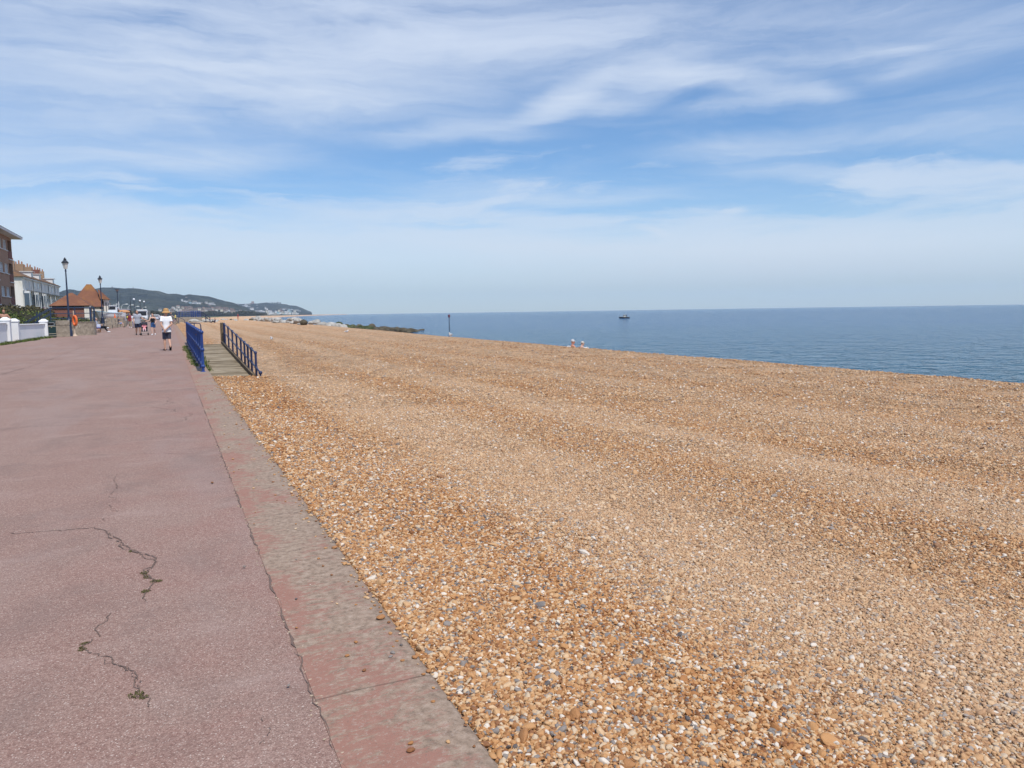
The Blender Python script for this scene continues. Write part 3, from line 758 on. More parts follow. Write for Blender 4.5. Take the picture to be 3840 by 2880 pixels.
# ------------------------------------------------------------------ concrete block and curved wall by the steps
b1 = gnd(233, 1263); t = thing('concrete_block', (b1.x, b1.y, b1.z), R(8), 'grey concrete block with a dark joint, between the litter bin and the nearest lamp post', 'concrete block')
MB().box((0, .3, .40), (1.02, 1.1, .86), bev=.02).build('base', m_wall, t)
MB().box((0, .3, 1.02), (1.06, 1.14, .34), bev=.02).build('top_slab', m_wall, t)
c0 = gnd(318, 1257); t = thing('curved_concrete_wall', (c0.x, c0.y, c0.z), 0, 'curved grey concrete wall under the blue railings behind the lifebuoy', 'wall')
arc = []
for k in range(9):
    a = k/8; arc.append((-1.55+2.12*a, -.12-.28*math.sin(a*math.pi)))
arc += [(.68, .02), (.74, .35), (.76, .9)]
inner = [(x if i < 9 else x-.3, y+(.3 if i < 9 else .12)) for i, (x, y) in enumerate(arc)]
MB().prism(arc+inner[::-1], -.1, .99, 'z').build('wall', m_wall, t)
MB().prism([(x, y-.03) for x, y in arc]+[(x, y+.03) for x, y in inner[::-1]], .992, 1.05, 'z').build('coping', m_wall, t)
# stepped landing with railings behind
M_LR = paint((.016, .040, .095), .45, .2, 5, spec=.5)
lr = thing('landing_railing', (c0.x, c0.y+.3, c0.z+1.05), 0, 'blue three-bar railing on top of the curved concrete wall', 'railing')
hh3 = (.28, .66, 1.09)
for (x_, y_) in ((-2.3, .4), (-.6, -.02), (.45, .0), (.66, .5), (.68, .9)):
    MB().tube([(x_, y_, -.05), (x_, y_, 1.11)], .035 if abs(x_-.45) > .1 else .06, 8).build('post', M_LR, lr, True)
for z_ in hh3:
    MB().tube([(-2.3, .4, z_), (-.6, -.02, z_), (.45, 0, z_), (.66, .5, z_), (.68, .9, z_)], .03, 8).build('rail', M_LR, lr, True)
sr = thing('step_railing', (c0.x-2.3, c0.y+.7, c0.z), 0, 'blue handrails slanting down the steps left of the landing railing', 'railing')
for dy_ in (0, 1.2):
    for dz_ in (1.04, .62):
        MB().tube([(0, dy_, dz_+1.1), (-1.75, dy_, dz_)], .032, 8).build('rail', M_LR, sr, True)
    MB().tube([(-.9, dy_, .3), (-.9, dy_, 1.85)], .03, 8).build('post', M_LR, sr, True)
stp = thing('concrete_steps', (c0.x-4.3, c0.y+.6, c0.z), 0, 'concrete steps and landing climbing behind the litter bin', 'steps')
sb = MB()
for k in range(6): sb.box((.2+k*.3, .8, .09+k*.09), (.3, 1.5, .18+k*.18))
sb.build('flight', m_wall, stp); MB().box((3.2, 1.0, .50), (3.0, 1.2, 1.0)).build('landing', m_wall, stp)

# ------------------------------------------------------------------ lifebuoy post
l0 = gnd(281, 1260); t = thing('lifebuoy_station', l0, R(20), 'orange lifebuoy with pale rope on a tan post before the curved concrete wall', 'lifebuoy')
MB().lathe([(.20, 0), (.10, .10), (.045, .22), (.04, 1.0), (.05, 1.9)], n=8).build('post', paint((.52, .40, .30), .7), t, True)
MB().box((0, 0, 1.62), (.10, .06, .42), bev=.01).build('head_board', paint((.35, .22, .15), .7), t)
b = MB(); ring = [(.05+.02*math.cos(a), -.10+.0*math.sin(a)-.06*0, 1.13) for a in (0,)]
n1 = 26; pts_ = [(.03+.07*math.cos(2*math.pi*k/n1), -.14-.17*math.cos(2*math.pi*k/n1), 1.16+.34*math.sin(2*math.pi*k/n1)) for k in range(n1+1)]
b.tube(pts_, .085, 8, cap=False); b.build('ring', paint((.80, .17, .05), .5), t, True)
b = MB()
for k in range(9):
    a = random.uniform(-.1, .22); b.tube([(.1, -.2, 1.05), (.12+a*.5, -.24, .9), (.16+a, -.22, .74-random.random()*.16)], .011, 5)
b.build('rope', paint((.62, .56, .45), .8), t)
# ------------------------------------------------------------------ people
def remeshed(mb, name, m, vox, parent=None, smooth_it=3):
    me = bpy.data.meshes.new(name); me.from_pydata(mb.v, [], mb.f)
    bm = bmesh.new(); bm.from_mesh(me); bmesh.ops.recalc_face_normals(bm, faces=bm.faces); bm.to_mesh(me); bm.free()
    o = bpy.data.objects.new(name, me); COL.objects.link(o)
    md = o.modifiers.new('r', 'REMESH'); md.mode = 'VOXEL'; md.voxel_size = vox; md.use_smooth_shade = True
    sm = o.modifiers.new('s', 'SMOOTH'); sm.iterations = smooth_it; sm.factor = .5
    dg = bpy.context.evaluated_depsgraph_get(); nm = bpy.data.meshes.new_from_object(o.evaluated_get(dg))
    o.modifiers.clear(); o.data = nm; bpy.data.meshes.remove(me); nm.name = name
    nm.materials.clear(); nm.materials.append(m)
    if parent is not None: o.parent = parent
    return o
def L3(a, b, t): return Vector(a)*(1-t)+Vector(b)*t
def rings(mb, cs, fwd=Vector((0, 1, 0)), n=14):
    """body rings: (centre, half width, half depth)"""
    V = []; Fc = []; side = Vector((1, 0, 0))
    for i, (c, rx, ry) in enumerate(cs):
        c = Vector(c); t = Vector(cs[min(i+1, len(cs)-1)][0])-Vector(cs[max(i-1, 0)][0]); t.normalize()
        f = t.cross(Vector((1, 0, 0))); f = -f if f.y < 0 and abs(f.y) > .2 else f
        for k in range(n):
            a = 2*math.pi*k/n; V.append(c+side*math.cos(a)*rx+f.normalized()*math.sin(a)*ry)
    for i in range(len(cs)-1):
        for k in range(n): Fc.append((i*n+k, i*n+(k+1) % n, (i+1)*n+(k+1) % n, (i+1)*n+k))
    Fc += [tuple(range(n-1, -1, -1)), tuple(range((len(cs)-1)*n, len(cs)*n))]
    mb.add(V, Fc)
def limb(mb, a, b, ra, rb, bulge=0):
    a, b = Vector(a), Vector(b)
    if bulge: mb.tube([a, L3(a, b, .35), L3(a, b, .75), b], [ra, ra*(1+bulge), (ra+rb)*.5, rb], 10)
    else: mb.tube([a, b], [ra, rb], 10)
    mb.ball(a, ra, 10, 7); mb.ball(b, rb, 10, 7)
STAND = dict(pel=(0, 0, .93), chest=(0, .01, 1.27), neck=(0, .0, 1.46), head=(0, .025, 1.62),
             shL=(-.175, 0, 1.41), elL=(-.23, -.02, 1.12), wrL=(-.22, .06, .87), shR=(.175, 0, 1.41), elR=(.23, -.02, 1.12), wrR=(.22, .06, .87),
             hiL=(-.09, 0, .90), knL=(-.10, .03, .49), anL=(-.10, 0, .085), hiR=(.09, 0, .90), knR=(.10, .03, .49), anR=(.10, 0, .085), toL=None, toR=None)
def person(loc, rz, H, J, label, skin, vox=.013, top=None, bottom=None, shoe=None, hair=None, hat=None, female=False, group=None, bulk=1.0):
    D = dict(STAND); D.update(J); k = H/1.75
    g = {n: (Vector(v)*k if v is not None else None) for n, v in D.items()}
    w = (.92 if female else 1.0)*k*bulk; r = (.88 if female else 1.0)*k*bulk
    up = (g['neck']-g['pel']).normalized()
    def torso(mb, e=0.0, z0=-.06, z1=1.0, full=True):
        cs = [(g['pel']-up*.07*k, .13*w, .09*w), (g['pel'], .165*w, .115*w), (L3(g['pel'], g['chest'], .5), .142*w, .10*w),
              (g['chest'], .168*w, .115*w), (L3(g['chest'], g['neck'], .62), .165*w, .09*w), (L3(g['chest'], g['neck'], .92), .10*w, .065*w)]
        rings(mb, [(c, a+e, b+e) for c, a, b in cs[0 if z0 < 0 else 1:]])
    b = MB(); torso(b)
    b.tube([L3(g['chest'], g['neck'], .8), g['neck'], L3(g['neck'], g['head'], .6)], [.065*k, .055*k, .052*k], 10)
    hd = g['head']; b.ball(hd+Vector((0, -.008, .02))*k, (.076*k, .096*k, .105*k), 14, 10)
    b.ball(hd+Vector((0, .03, -.05))*k, (.055*k, .062*k, .065*k), 12, 8)
    b.ball(hd+Vector((0, .098, -.015))*k, (.014*k, .022*k, .026*k), 8, 6)                    # nose
    b.ball(hd+Vector((0, .088, -.062))*k, (.026*k, .012*k, .010*k), 8, 6)                    # lips
    for s in (-1, 1): b.ball(hd+Vector((s*.078, -.005, -.005))*k, (.013*k, .02*k, .032*k), 8, 6)
    for s, S_ in ((-1, 'L'), (1, 'R')):
        limb(b, L3(g['chest'], g['neck'], .55), g['sh'+S_], .06*r, .055*r)
        limb(b, g['sh'+S_], g['el'+S_], .050*r, .039*r, .06); limb(b, g['el'+S_], g['wr'+S_], .040*r, .027*r, .08)
        dr = (g['wr'+S_]-g['el'+S_]).normalized(); dr = (dr+Vector((0, .25, -.2))).normalized(); hp = g['wr'+S_]+dr*.055*k
        sd = dr.cross(Vector((1, 0, 0))).normalized()
        b.ball(hp, (.034*k, .040*k, .045*k), 10, 7)
        for q in range(4):
            o_ = sd*(-.030+.020*q)*k; ln = (.068, .080, .074, .058)[q]*k; f0 = hp+o_+dr*.03*k; f1 = f0+dr*ln*.55; f2 = f1+(dr+Vector((-s*.7, 0, 0))).normalized()*ln*.45
            b.tube([f0, f1, f2], [.0105*k, .0095*k, .008*k], 6); b.ball(f2, .008*k, 6, 4)
        th0 = hp+sd*-.03*k-dr*.01*k; b.tube([th0, th0+(dr-sd*.8).normalized()*.04*k, th0+(dr*1.2-sd*.6).normalized()*.065*k], [.012*k, .011*k, .009*k], 6)
        limb(b, g['hi'+S_], g['kn'+S_], .083*r, .056*r, .04); limb(b, g['kn'+S_], g['an'+S_], .056*r, .037*r, .10)
        an = g['an'+S_]; td = Vector(D['to'+S_]).normalized() if D['to'+S_] is not None else Vector((s*.12, 1, -.02)).normalized()
        b.ball(an+Vector((0, -.02, -.03))*k, (.035*k, .045*k, .045*k)); b.tube([an+Vector((0, 0, -.04))*k, an+td*.10*k+Vector((0, 0, -.045))*k, an+td*.19*k+Vector((0, 0, -.06))*k], [.042*k, .038*k, .026*k], 10)
    body = remeshed(b, 'person', skin, vox); body.location = loc; body.rotation_euler = (0, 0, rz)
    tag(body, label, 'person', group)
    for s in (-1, 1):
        MB().ball(hd+Vector((s*.032, .083, .012))*k, .009*k, 8, 6).build('eye', paint((.05, .04, .03), .3), body, True)
    if hair:
        hb_ = MB(); hb_.ball(hd+Vector((0, -.026, .052))*k, (.084*k, .098*k, .088*k), 12, 9, .2, 3)
        if hair[1] == 'long':
            hb_.ball(hd+Vector((0, -.06, -.04))*k, (.085*k, .055*k, .12*k)); hb_.ball(hd+Vector((.07, -.04, -.10))*k, (.04*k, .04*k, .08*k)); hb_.ball(hd+Vector((-.07, -.04, -.10))*k, (.04*k, .04*k, .08*k))
        remeshed(hb_, 'hair', hair[0], vox, body)
    if hat:
        hc = hd+Vector((0, -.01, .06))*k
        if hat[1] == 'brim':
            hm = MB(); hm.lathe([(.165, -.075), (.172, -.06), (.135, -.01), (.112, .012), (.108, .075), (.088, .12), (.03, .138)], hc, 20, sx=k, sy=k)
            h_ = hm.build('straw_hat', hat[0], body, True)
        else:
            hm = MB(); hm.ball(hc+Vector((0, -.01, .0)), (.092*k, .11*k, .085*k)); hm.box(hc+Vector((0, .11, -.01))*k, (.13*k, .10*k, .015*k), rx=-.2)
            hm.build('cap', hat[0], body, True)
    if top:
        c_, sl = top[0], top[1]; t_ = MB()
        if sl == 'vest':
            cs = [(g['pel']+up*.02, .168*w, .12*w), (L3(g['pel'], g['chest'], .5), .150*w, .11*w), (g['chest'], .178*w, .13*w), (L3(g['chest'], g['neck'], .35), .150*w, .115*w)]
            rings(t_, cs)
            for s in (-1, 1): t_.tube([L3(g['chest'], g['neck'], .25)+Vector((s*.09, .10, 0))*k, L3(g['chest'], g['neck'], .85)+Vector((s*.10, 0, .01))*k, L3(g['chest'], g['neck'], .25)+Vector((s*.09, -.10, 0))*k], .022*k, 6)
        else:
            cs = [(g['pel']-up*.15*k, .208*w, .152*w), (g['pel'], .192*w, .142*w), (L3(g['pel'], g['chest'], .5), .170*w, .125*w), (g['chest'], .190*w, .137*w),
                  (L3(g['chest'], g['neck'], .62), .185*w, .108*w), (L3(g['chest'], g['neck'], .95), .10*w, .08*w)]
            rings(t_, cs)
            for S_ in 'LR':
                sh, elb, wr = g['sh'+S_], g['el'+S_], g['wr'+S_]
                limb(t_, L3(g['chest'], g['neck'], .55), sh, .075*r, .07*r)
                if sl == 'short': t_.tube([sh, L3(sh, elb, .65)], [.068*r, .074*r], 10)
                else: limb(t_, sh, elb, .066*r, .055*r); t_.tube([elb, L3(elb, wr, .95)], [.055*r, .042*r], 10)
        remeshed(t_, 'shirt', c_, vox, body)
    if bottom:
        c_, ln = bottom; t_ = MB()
        rings(t_, [(g['pel']-up*.10*k, .165*w, .125*w), (g['pel']-up*.02, .180*w, .135*w), (g['pel']+up*.07*k, .160*w, .122*w)])
        for S_ in 'LR':
            hi, kn, an = g['hi'+S_], g['kn'+S_], g['an'+S_]
            t_.ball(hi, .10*r, 10, 7)
            if ln <= 1: t_.tube([hi, L3(hi, kn, ln*.5), L3(hi, kn, ln)], [.100*r, .098*r, .094*r], 12)
            else: limb(t_, hi, kn, .098*r, .074*r); t_.tube([kn, L3(kn, an, .95)], [.074*r, .062*r], 12); 
        remeshed(t_, 'trousers' if ln > 1 else 'shorts', c_, vox, body)
    if shoe:
        for S_, s in (('L', -1), ('R', 1)):
            an = g['an'+S_]; td = Vector(D['to'+S_]).normalized() if D['to'+S_] is not None else Vector((s*.12, 1, -.02)).normalized(); t_ = MB()
            t_.tube([an+Vector((0, -.045, -.035))*k, an+Vector((0, 0, -.035))*k, an+td*.10*k+Vector((0, 0, -.04))*k, an+td*.205*k+Vector((0, 0, -.058))*k], [.046*k, .050*k, .047*k, .032*k], 10)
            t_.build('shoe', shoe, body, True)
    return body
SK = paint((.52, .30, .21), .55, .12, 8); SKT = paint((.42, .22, .15), .55, .12, 8); SKP = paint((.60, .38, .29), .55, .1, 8)
WHT = paint((.78, .79, .81), .8, .04, 5); NAVY = paint((.018, .022, .05), .85, .2, 12); GREY = paint((.36, .38, .43), .85, .12, 14)
BLK = paint((.012, .012, .015), .8, .2, 10); DKG = paint((.055, .058, .085), .85, .25, 10); DEN = paint((.03, .08, .20), .85, .2, 14)
MAR = paint((.22, .035, .05), .85, .2, 12); KHA = paint((.34, .28, .19), .85, .15, 12); BRN = paint((.09, .05, .03), .8, .3, 10); STRAW = paint((.47, .28, .12), .85, .15, 40)
GRYH = paint((.35, .33, .31), .8)

WALK1 = dict(knL=(-.10, .13, .52), anL=(-.10, .14, .085), knR=(.10, .06, .49), anR=(.11, -.24, .14), toR=(.05, .75, -.65))
# man in the straw hat walking away, hands behind his back
p = gnd(629, 1314)
PU = dict(hiL=(-.09, 0, .90), knL=(-.095, .02, .49), anL=(-.10, -.02, .085), knR=(.08, .04, .50), anR=(.09, -.26, .20), toR=(.0, .35, -.93),
          elL=(-.215, -.10, 1.13), wrL=(-.11, -.18, .89), elR=(.205, -.12, 1.13), wrR=(-.04, -.20, .91), head=(.02, .04, 1.61), shL=(-.165, 0, 1.41), shR=(.165, 0, 1.41))
person(p, R(6), 1.80, PU, 'man in straw hat, white T-shirt and dark shorts walking away, hands behind his back', SK, .008,
       (WHT, 'short'), (DKG, 1.0), BLK, (BRN, 'short'), (STRAW, 'brim'), bulk=.90)
# couple with the pushchair, walking towards the camera
pm = gnd(519, 1256); pf = gnd(576, 1256); pc = gnd(543, 1257)
person(pm, R(180)+.25, 1.92, dict(head=(.03, .09, 1.58), neck=(0, .03, 1.45), elL=(-.28, .10, 1.13), wrL=(-.52, .30, 1.0), elR=(.25, -.04, 1.1), wrR=(.25, .05, .88),
       knL=(-.1, .12, .5), anL=(-.1, .08, .085), knR=(.1, .02, .48), anR=(.1, -.12, .10)),
       'tall man in a grey T-shirt and navy shorts pushing the pushchair', SK, .011, (GREY, 'short'), (NAVY, .95), BLK, (BRN, 'short'), bulk=1.06)
person(pf, R(180)-.1, 1.64, dict(elR=(.24, .10, 1.16), wrR=(.42, .26, 1.10), elL=(-.26, -.06, 1.12), wrL=(-.17, .10, .96), knR=(.09, .12, .52), anR=(.07, .18, .09), anL=(-.11, -.14, .11), chest=(0, .02, 1.27)),
       'woman in a black vest top and denim shorts walking with one hand on the pushchair', SKP, .011, (BLK, 'vest'), (DEN, .75), WHT, (BRN, 'long'), female=True, bulk=1.05)
# pushchair
t = thing('pushchair', pc, R(180), 'black and pink pushchair with a dark hood, pushed by the couple', 'pushchair')
m_fr = paint((.09, .09, .10), .4, .1, 5, metal=.3)
fb = MB()
for s in (-1, 1):
    fb.tube([(s*.24, .32, .10), (s*.22, .0, .55), (s*.21, -.30, 1.02)], .012, 6); fb.tube([(s*.24, -.28, .10), (s*.22, .05, .58)], .012, 6)
fb.tube([(-.24, .32, .14), (.24, .32, .14)], .011, 6); fb.tube([(-.24, -.28, .14), (.24, -.28, .14)], .011, 6); fb.build('frame', m_fr, t, True)
MB().tube([(-.25, -.32, 1.06), (.25, -.32, 1.06)], .022, 8).build('handle', BLK, t, True)
for s in (-1, 1):
    for y_ in (.32, -.28):
        wb = MB()
        for e in (-.028, .028):
            n1 = 14; wb.tube([(s*.24+e, y_+.068*math.cos(2*math.pi*q/n1), .085+.068*math.sin(2*math.pi*q/n1)) for q in range(n1+1)], .017, 6, cap=False); wb.box((s*.24+e, y_, .085), (.02, .03, .12)); wb.box((s*.24+e, y_, .085), (.02, .12, .03))
        wb.build('wheel', BLK, t, True)
MB().prism([(.30, .28), (.28, .36), (-.08, .40), (-.28, .92), (-.34, .90), (-.16, .30)], -.20, .20, 'x').build('seat', BLK, t)
hb_ = MB(); V = []; Fc = []
for i in range(8):
    a = R(20+i*21)
    for j in range(9):
        u = -1+2*j/8; rr2 = .30*(1-.25*u*u); V.append((u*.22, -.13+rr2*math.cos(a)*.85, .72+rr2*math.sin(a)))
for i in range(7):
    for j in range(8): Fc.append((i*9+j, i*9+j+1, (i+1)*9+j+1, (i+1)*9+j))
hb_.add(V, Fc).build('hood', paint((.03, .03, .04), .8), t, True)
tod = person((pc.x, pc.y-.03, pc.z+.40), R(180), .82, dict(pel=(0, -.05, .12), chest=(0, -.12, .55), neck=(0, -.14, .85), head=(0, -.12, 1.10), shL=(-.17, -.12, .82), shR=(.17, -.12, .82), elL=(-.30, .05, .55), elR=(.30, .05, .55),
       wrL=(-.15, .28, .50), wrR=(.15, .28, .50), hiL=(-.1, 0, .12), hiR=(.1, 0, .12), knL=(-.16, .42, .20), knR=(.16, .42, .20), anL=(-.15, .55, -.12), anR=(.15, .55, -.12)),
       'toddler in pink clothes and white sun hat sitting in the pushchair', SKP, .010, (paint((.75, .30, .33), .8), 'long'), (paint((.70, .45, .48), .8), 2), WHT, None, (WHT, 'cap'), bulk=1.25)
# two walkers behind them
p = gnd(490, 1229); person(p, R(175), 1.68, dict(knL=(-.1, .14, .5), anL=(-.1, .10, .085), knR=(.1, .02, .48), anR=(.1, -.16, .12)),
       'walker in a maroon top and khaki trousers near the benches', SK, .014, (MAR, 'long'), (KHA, 2), WHT, (BRN, 'short'))
yb = thing('yellow_bag', (p.x-.28, p.y-.15, p.z+1.22), 0, 'small yellow bag carried at the shoulder of the walker in maroon', 'bag')
MB().ball((0, 0, 0), (.08, .06, .10), 10, 7, .4, 4).build('bag', paint((.75, .65, .12), .7), yb, True)
p = gnd(503, 1230); person(p, R(185), 1.62, dict(knL=(-.1, .02, .48), anL=(-.1, -.16, .10), knR=(.1, .14, .5), anR=(.1, .10, .085)),
       'walker in a white top and grey trousers just behind the man in the grey T-shirt', SKP, .014, (WHT, 'short'), (paint((.20, .20, .27), .85), 2), BLK, (GRYH, 'short'), female=True)
# bare-chested man behind the white wall
q = at_d(15, 1200, 60.0); z_ = 2.17-1.78
person((q.x, q.y, z_), R(200), 1.78, dict(elL=(-.34, .05, 1.15), wrL=(-.20, .16, 1.0), elR=(.34, .05, 1.15), wrR=(.20, .16, 1.0), head=(0, .06, 1.60)),
       'bare-chested sunburnt man standing behind the white garden wall', SKT, .013, None, (NAVY, .9), None, (paint((.30, .12, .07), .8), 'short'), bulk=1.12)
bpy.data.objects.remove if False else None
td_ = thing('raised_garden_bed', (q.x, q.y, .1), 0, 'low earth terrace behind the white garden wall', 'garden bed')
MB().box((-.9, 0, (z_-.1)/2-.01), (3.0, 22, z_-.1), bev=.03).build('earth', m_gr, td_)

def SIT(lean=-.08, legs=.45):
    return dict(pel=(0, 0, .13), chest=(0, lean, .46), neck=(0, lean*1.3, .66), head=(0, lean, .82), shL=(-.175, lean*1.2, .61), shR=(.175, lean*1.2, .61),
                elL=(-.24, lean+.05, .34), elR=(.24, lean+.05, .34), wrL=(-.16, .25, .30), wrR=(.16, .25, .30), hiL=(-.09, .02, .11), hiR=(.09, .02, .11))
# seated on benches: local +y faces the promenade (world +x)
def SITB(lean=-.1): 
    d = SIT(lean)
    for k_ in ('pel', 'chest', 'neck', 'head', 'shL', 'shR', 'elL', 'elR', 'wrL', 'wrR', 'hiL', 'hiR'): d[k_] = tuple(Vector(d[k_])+Vector((0, 0, .36)))
    d.update(knL=(-.13, .45, .49), knR=(.13, .45, .49), anL=(-.13, .50, .085), anR=(.13, .50, .085)); return d
BENCH_WOOD = paint((.34, .29, .235), .85, .25, 9, bump=.2); BENCH_OR = paint((.42, .20, .09), .8, .25, 9, bump=.2)
def bench(loc, rz, label, m=BENCH_WOOD, L=1.75):
    t = thing('park_bench', loc, rz, label, 'bench', 'slatted benches along the promenade')
    for s in (-1, 1):
        e = MB(); e.box((s*(L/2-.05), .24, .31), (.07, .07, .62)); e.box((s*(L/2-.05), -.28, .46), (.07, .07, .92), rx=.10); e.box((s*(L/2-.05), 0, .615), (.075, .62, .045)); e.box((s*(L/2-.05), -.02, .38), (.05, .5, .07)); e.box((s*(L/2-.05), -.02, .12), (.05, .5, .05))
        e.build('end_frame', m, t)
    b = MB()
    for k_ in range(5): b.box((0, -.18+k_*.105, .43), (L-.02, .085, .025))
    b.build('seat', m, t); b = MB()
    for z_ in (.55, .72, .87): b.box((0, -.25-.10*(z_-.5), z_), (L-.12, .022, .09), rx=.10)
    b.build('backrest', m, t); return t
BX = [gnd(384, 1247), gnd(405, 1238), gnd(428, 1233), gnd(447, 1230), gnd(458, 1227.5)]
bn = ['orange-brown bench nearest the curved concrete wall, with a person in black trousers on it', 'grey wooden bench behind the seated person in black trousers, first of the empty ones',
      'grey wooden bench, third in the row from the curved wall', 'grey wooden bench, fourth in the row from the curved wall', 'farthest grey bench, with a person in blue shorts on it']
for i, (p, l_) in enumerate(zip(BX, bn)):
    bench(Vector((p.x-.5, p.y+.9, prom_z(p.y+.9))), R(-90), l_, BENCH_OR if i == 0 else BENCH_WOOD)
p = BX[0]; SB = SITB(-.10); SB.update(knR=(.05, .48, .52), anR=(-.22, .66, .42), toR=(.3, .9, .1), knL=(-.10, .46, .50), anL=(-.12, .74, .09))
person((p.x-.38, p.y+.75, prom_z(p.y)), R(-90), 1.76, SB, 'person in grey top and black trousers sitting on the orange-brown bench', SK, .014, (paint((.30, .32, .38), .85), 'long'), (BLK, 2), WHT, (GRYH, 'short'))
t = thing('shopping_bag', (p.x-.25, p.y-.35, prom_z(p.y)+.36), .2, 'blue and white striped bag on the orange-brown bench', 'bag')
MB().box((0, 0, .20), (.32, .28, .28), bev=.04).build('body', paint((.52, .56, .70), .7), t); MB().box((0, 0, .07), (.33, .29, .13), bev=.03).build('lower_stripe', paint((.05, .06, .25), .7), t)
p = BX[4]; SB2 = SITB(.02)
person((p.x-.38, p.y+.8, prom_z(p.y)), R(-90), 1.74, SB2, 'person in a dark top and pale blue shorts sitting on the farthest bench', SKP, .014, (paint((.07, .07, .10), .85), 'short'), (paint((.28, .34, .55), .85), .8), BLK, (BRN, 'short'))
w0 = gnd(481, 1226); t = thing('low_concrete_wall', (w0.x-1.2, w0.y+1, prom_z(w0.y)), 0, 'low tan concrete wall at the end of the row of benches', 'wall')
MB().box((-.3, 1, .55), (1.9, 1.2, 1.2), bev=.03).build('wall', m_wall, t); MB().box((.2, 3.5, .35), (1.2, 3.6, .8), bev=.03).build('lower_wall', m_wall, t)
cn = thing('traffic_cone', (w0.x-1.5, w0.y+2.0, prom_z(w0.y)+1.15), 0, 'orange cone standing on the low tan concrete wall', 'cone')
MB().lathe([(.17, 0), (.17, .03), (.12, .04), (.03, .5)], n=12).build('cone', paint((.75, .16, .05), .6), cn, True)

# cyclist's bicycle and rider partly behind the man in the straw hat
bk = gnd(657, 1216.5); t = thing('bicycle', bk, R(0), 'black bicycle with a dark green pannier, ridden behind the man in the straw hat', 'bicycle')
def ring_(c, r_, th, n1=24): return [(c[0]+r_*math.cos(2*math.pi*q/n1), c[1], c[2]+r_*math.sin(2*math.pi*q/n1)) for q in range(n1+1)]
bw = .36
for nm_, cx in (('front_wheel', 0), ('rear_wheel', -1.06)):
    wb = MB().tube(ring_((cx, 0, bw), bw-.025, 0), .022, 6, cap=False)
    w_o = wb.build(nm_, BLK, t, True); sp2 = MB()
    for q in range(10):
        a = math.pi*q/10; sp2.tube([(cx-.33*math.cos(a), 0, bw-.33*math.sin(a)), (cx+.33*math.cos(a), 0, bw+.33*math.sin(a))], .004, 4)
    sp2.build('spokes', m_fr, w_o)
fb = MB()
for a_, b__ in (((-.12, 0, 1.0), (0, 0, bw)), ((-.18, 0, .88), (-.62, 0, .30)), ((-.62, 0, .30), (-.78, 0, .95)), ((-.2, 0, .92), (-.74, 0, .88)), ((-.62, 0, .30), (-1.06, 0, bw)), ((-1.06, 0, bw), (-.75, 0, .85))): fb.tube([a_, b__], .018, 6)
fb.build('frame', BLK, t, True)
MB().tube([(-.14, -.28, 1.08), (-.12, 0, 1.04), (-.14, .28, 1.08)], .014, 6).build('handlebar', BLK, t, True)
MB().box((-.80, 0, 1.0), (.26, .14, .06), bev=.02).build('saddle', BLK, t)
MB().box((-.98, -.13, .62), (.38, .16, .48), bev=.03).build('pannier', paint((.01, .07, .06), .6), t)
rd = dict(pel=(0, -.05, 1.02), chest=(0, .15, 1.33), neck=(0, .24, 1.49), head=(0, .30, 1.64), shL=(-.17, .2, 1.45), shR=(.17, .2, 1.45), elL=(-.22, .42, 1.25), elR=(.22, .42, 1.25), wrL=(-.25, .62, 1.13), wrR=(.25, .62, 1.13),
          hiL=(-.09, -.02, 1.0), hiR=(.09, -.02, 1.0), knL=(-.12, .36, .78), anL=(-.12, .22, .36), knR=(.12, .28, .66), anR=(.12, .10, .25))
person((bk.x-.78, bk.y, bk.z), R(-90), 1.76, rd, 'cyclist in dark clothes riding the black bicycle behind the man in straw hat', SKP, .014, (paint((.06, .05, .06), .8), 'short'), (BLK, .9), BLK, (BRN, 'short'))
yp = at_depth(652, 230, PZ); person((yp.x+.5, yp.y, yp.z), R(180), 1.75, {}, 'person in a yellow top and black trousers far along the promenade', SKP, .02, (paint((.78, .66, .15), .8), 'short'), (BLK, 2), BLK, (BRN, 'short'))

# sunbathers over the crest of the shingle
def ggr(x, y): return Vector((x, y, beach_z(x, y)))
def sitter(px_, py_, rz, dz=0, **kw):
    return None
crest = at(2157, 1300, -.30); s1 = at_depth(2157, 40.6, beach_z); s2 = at_depth(2182, 40.2, beach_z)
S1 = SIT(-.12); S1.update(knL=(-.14, .40, .22), knR=(.14, .40, .22), anL=(-.14, .75, .05), anR=(.14, .75, .05), wrL=(-.22, .30, .16), wrR=(.22, .30, .16), elL=(-.25, .02, .34), elR=(.25, .05, .34))
S2 = SIT(-.02); S2.update(knL=(-.14, .42, .12), knR=(.14, .42, .12), anL=(-.12, .85, .06), anR=(.12, .85, .06), head=(0, .06, .80))
seat_z = lambda v, t_: Vector((v.x, v.y, t_))
m_tow = paint((.55, .53, .51), .9)
PB = paint((.58, .27, .18), .55, .12, 8)
hz1 = at_d(2157, 1275, math.hypot(s1.x, s1.y)).z
person((s1.x, s1.y, hz1-.93), R(-100), 1.76, S1, 'sunburnt bather in a white cap, left of the pair at the shingle crest', PB, .011, None, (BLK, .5), None, (GRYH, 'short'), (paint((.52, .52, .54), .8), 'cap'), bulk=1.1)
hz2 = at_d(2182, 1279, math.hypot(s2.x, s2.y)).z
person((s2.x, s2.y, hz2-.90), R(-80), 1.66, S2, 'bather in a pale sun hat, right of the pair at the shingle crest', SKP, .011, None, (BLK, .4), None, (BRN, 'short'), (paint((.50, .47, .42), .8), 'cap'), female=True)
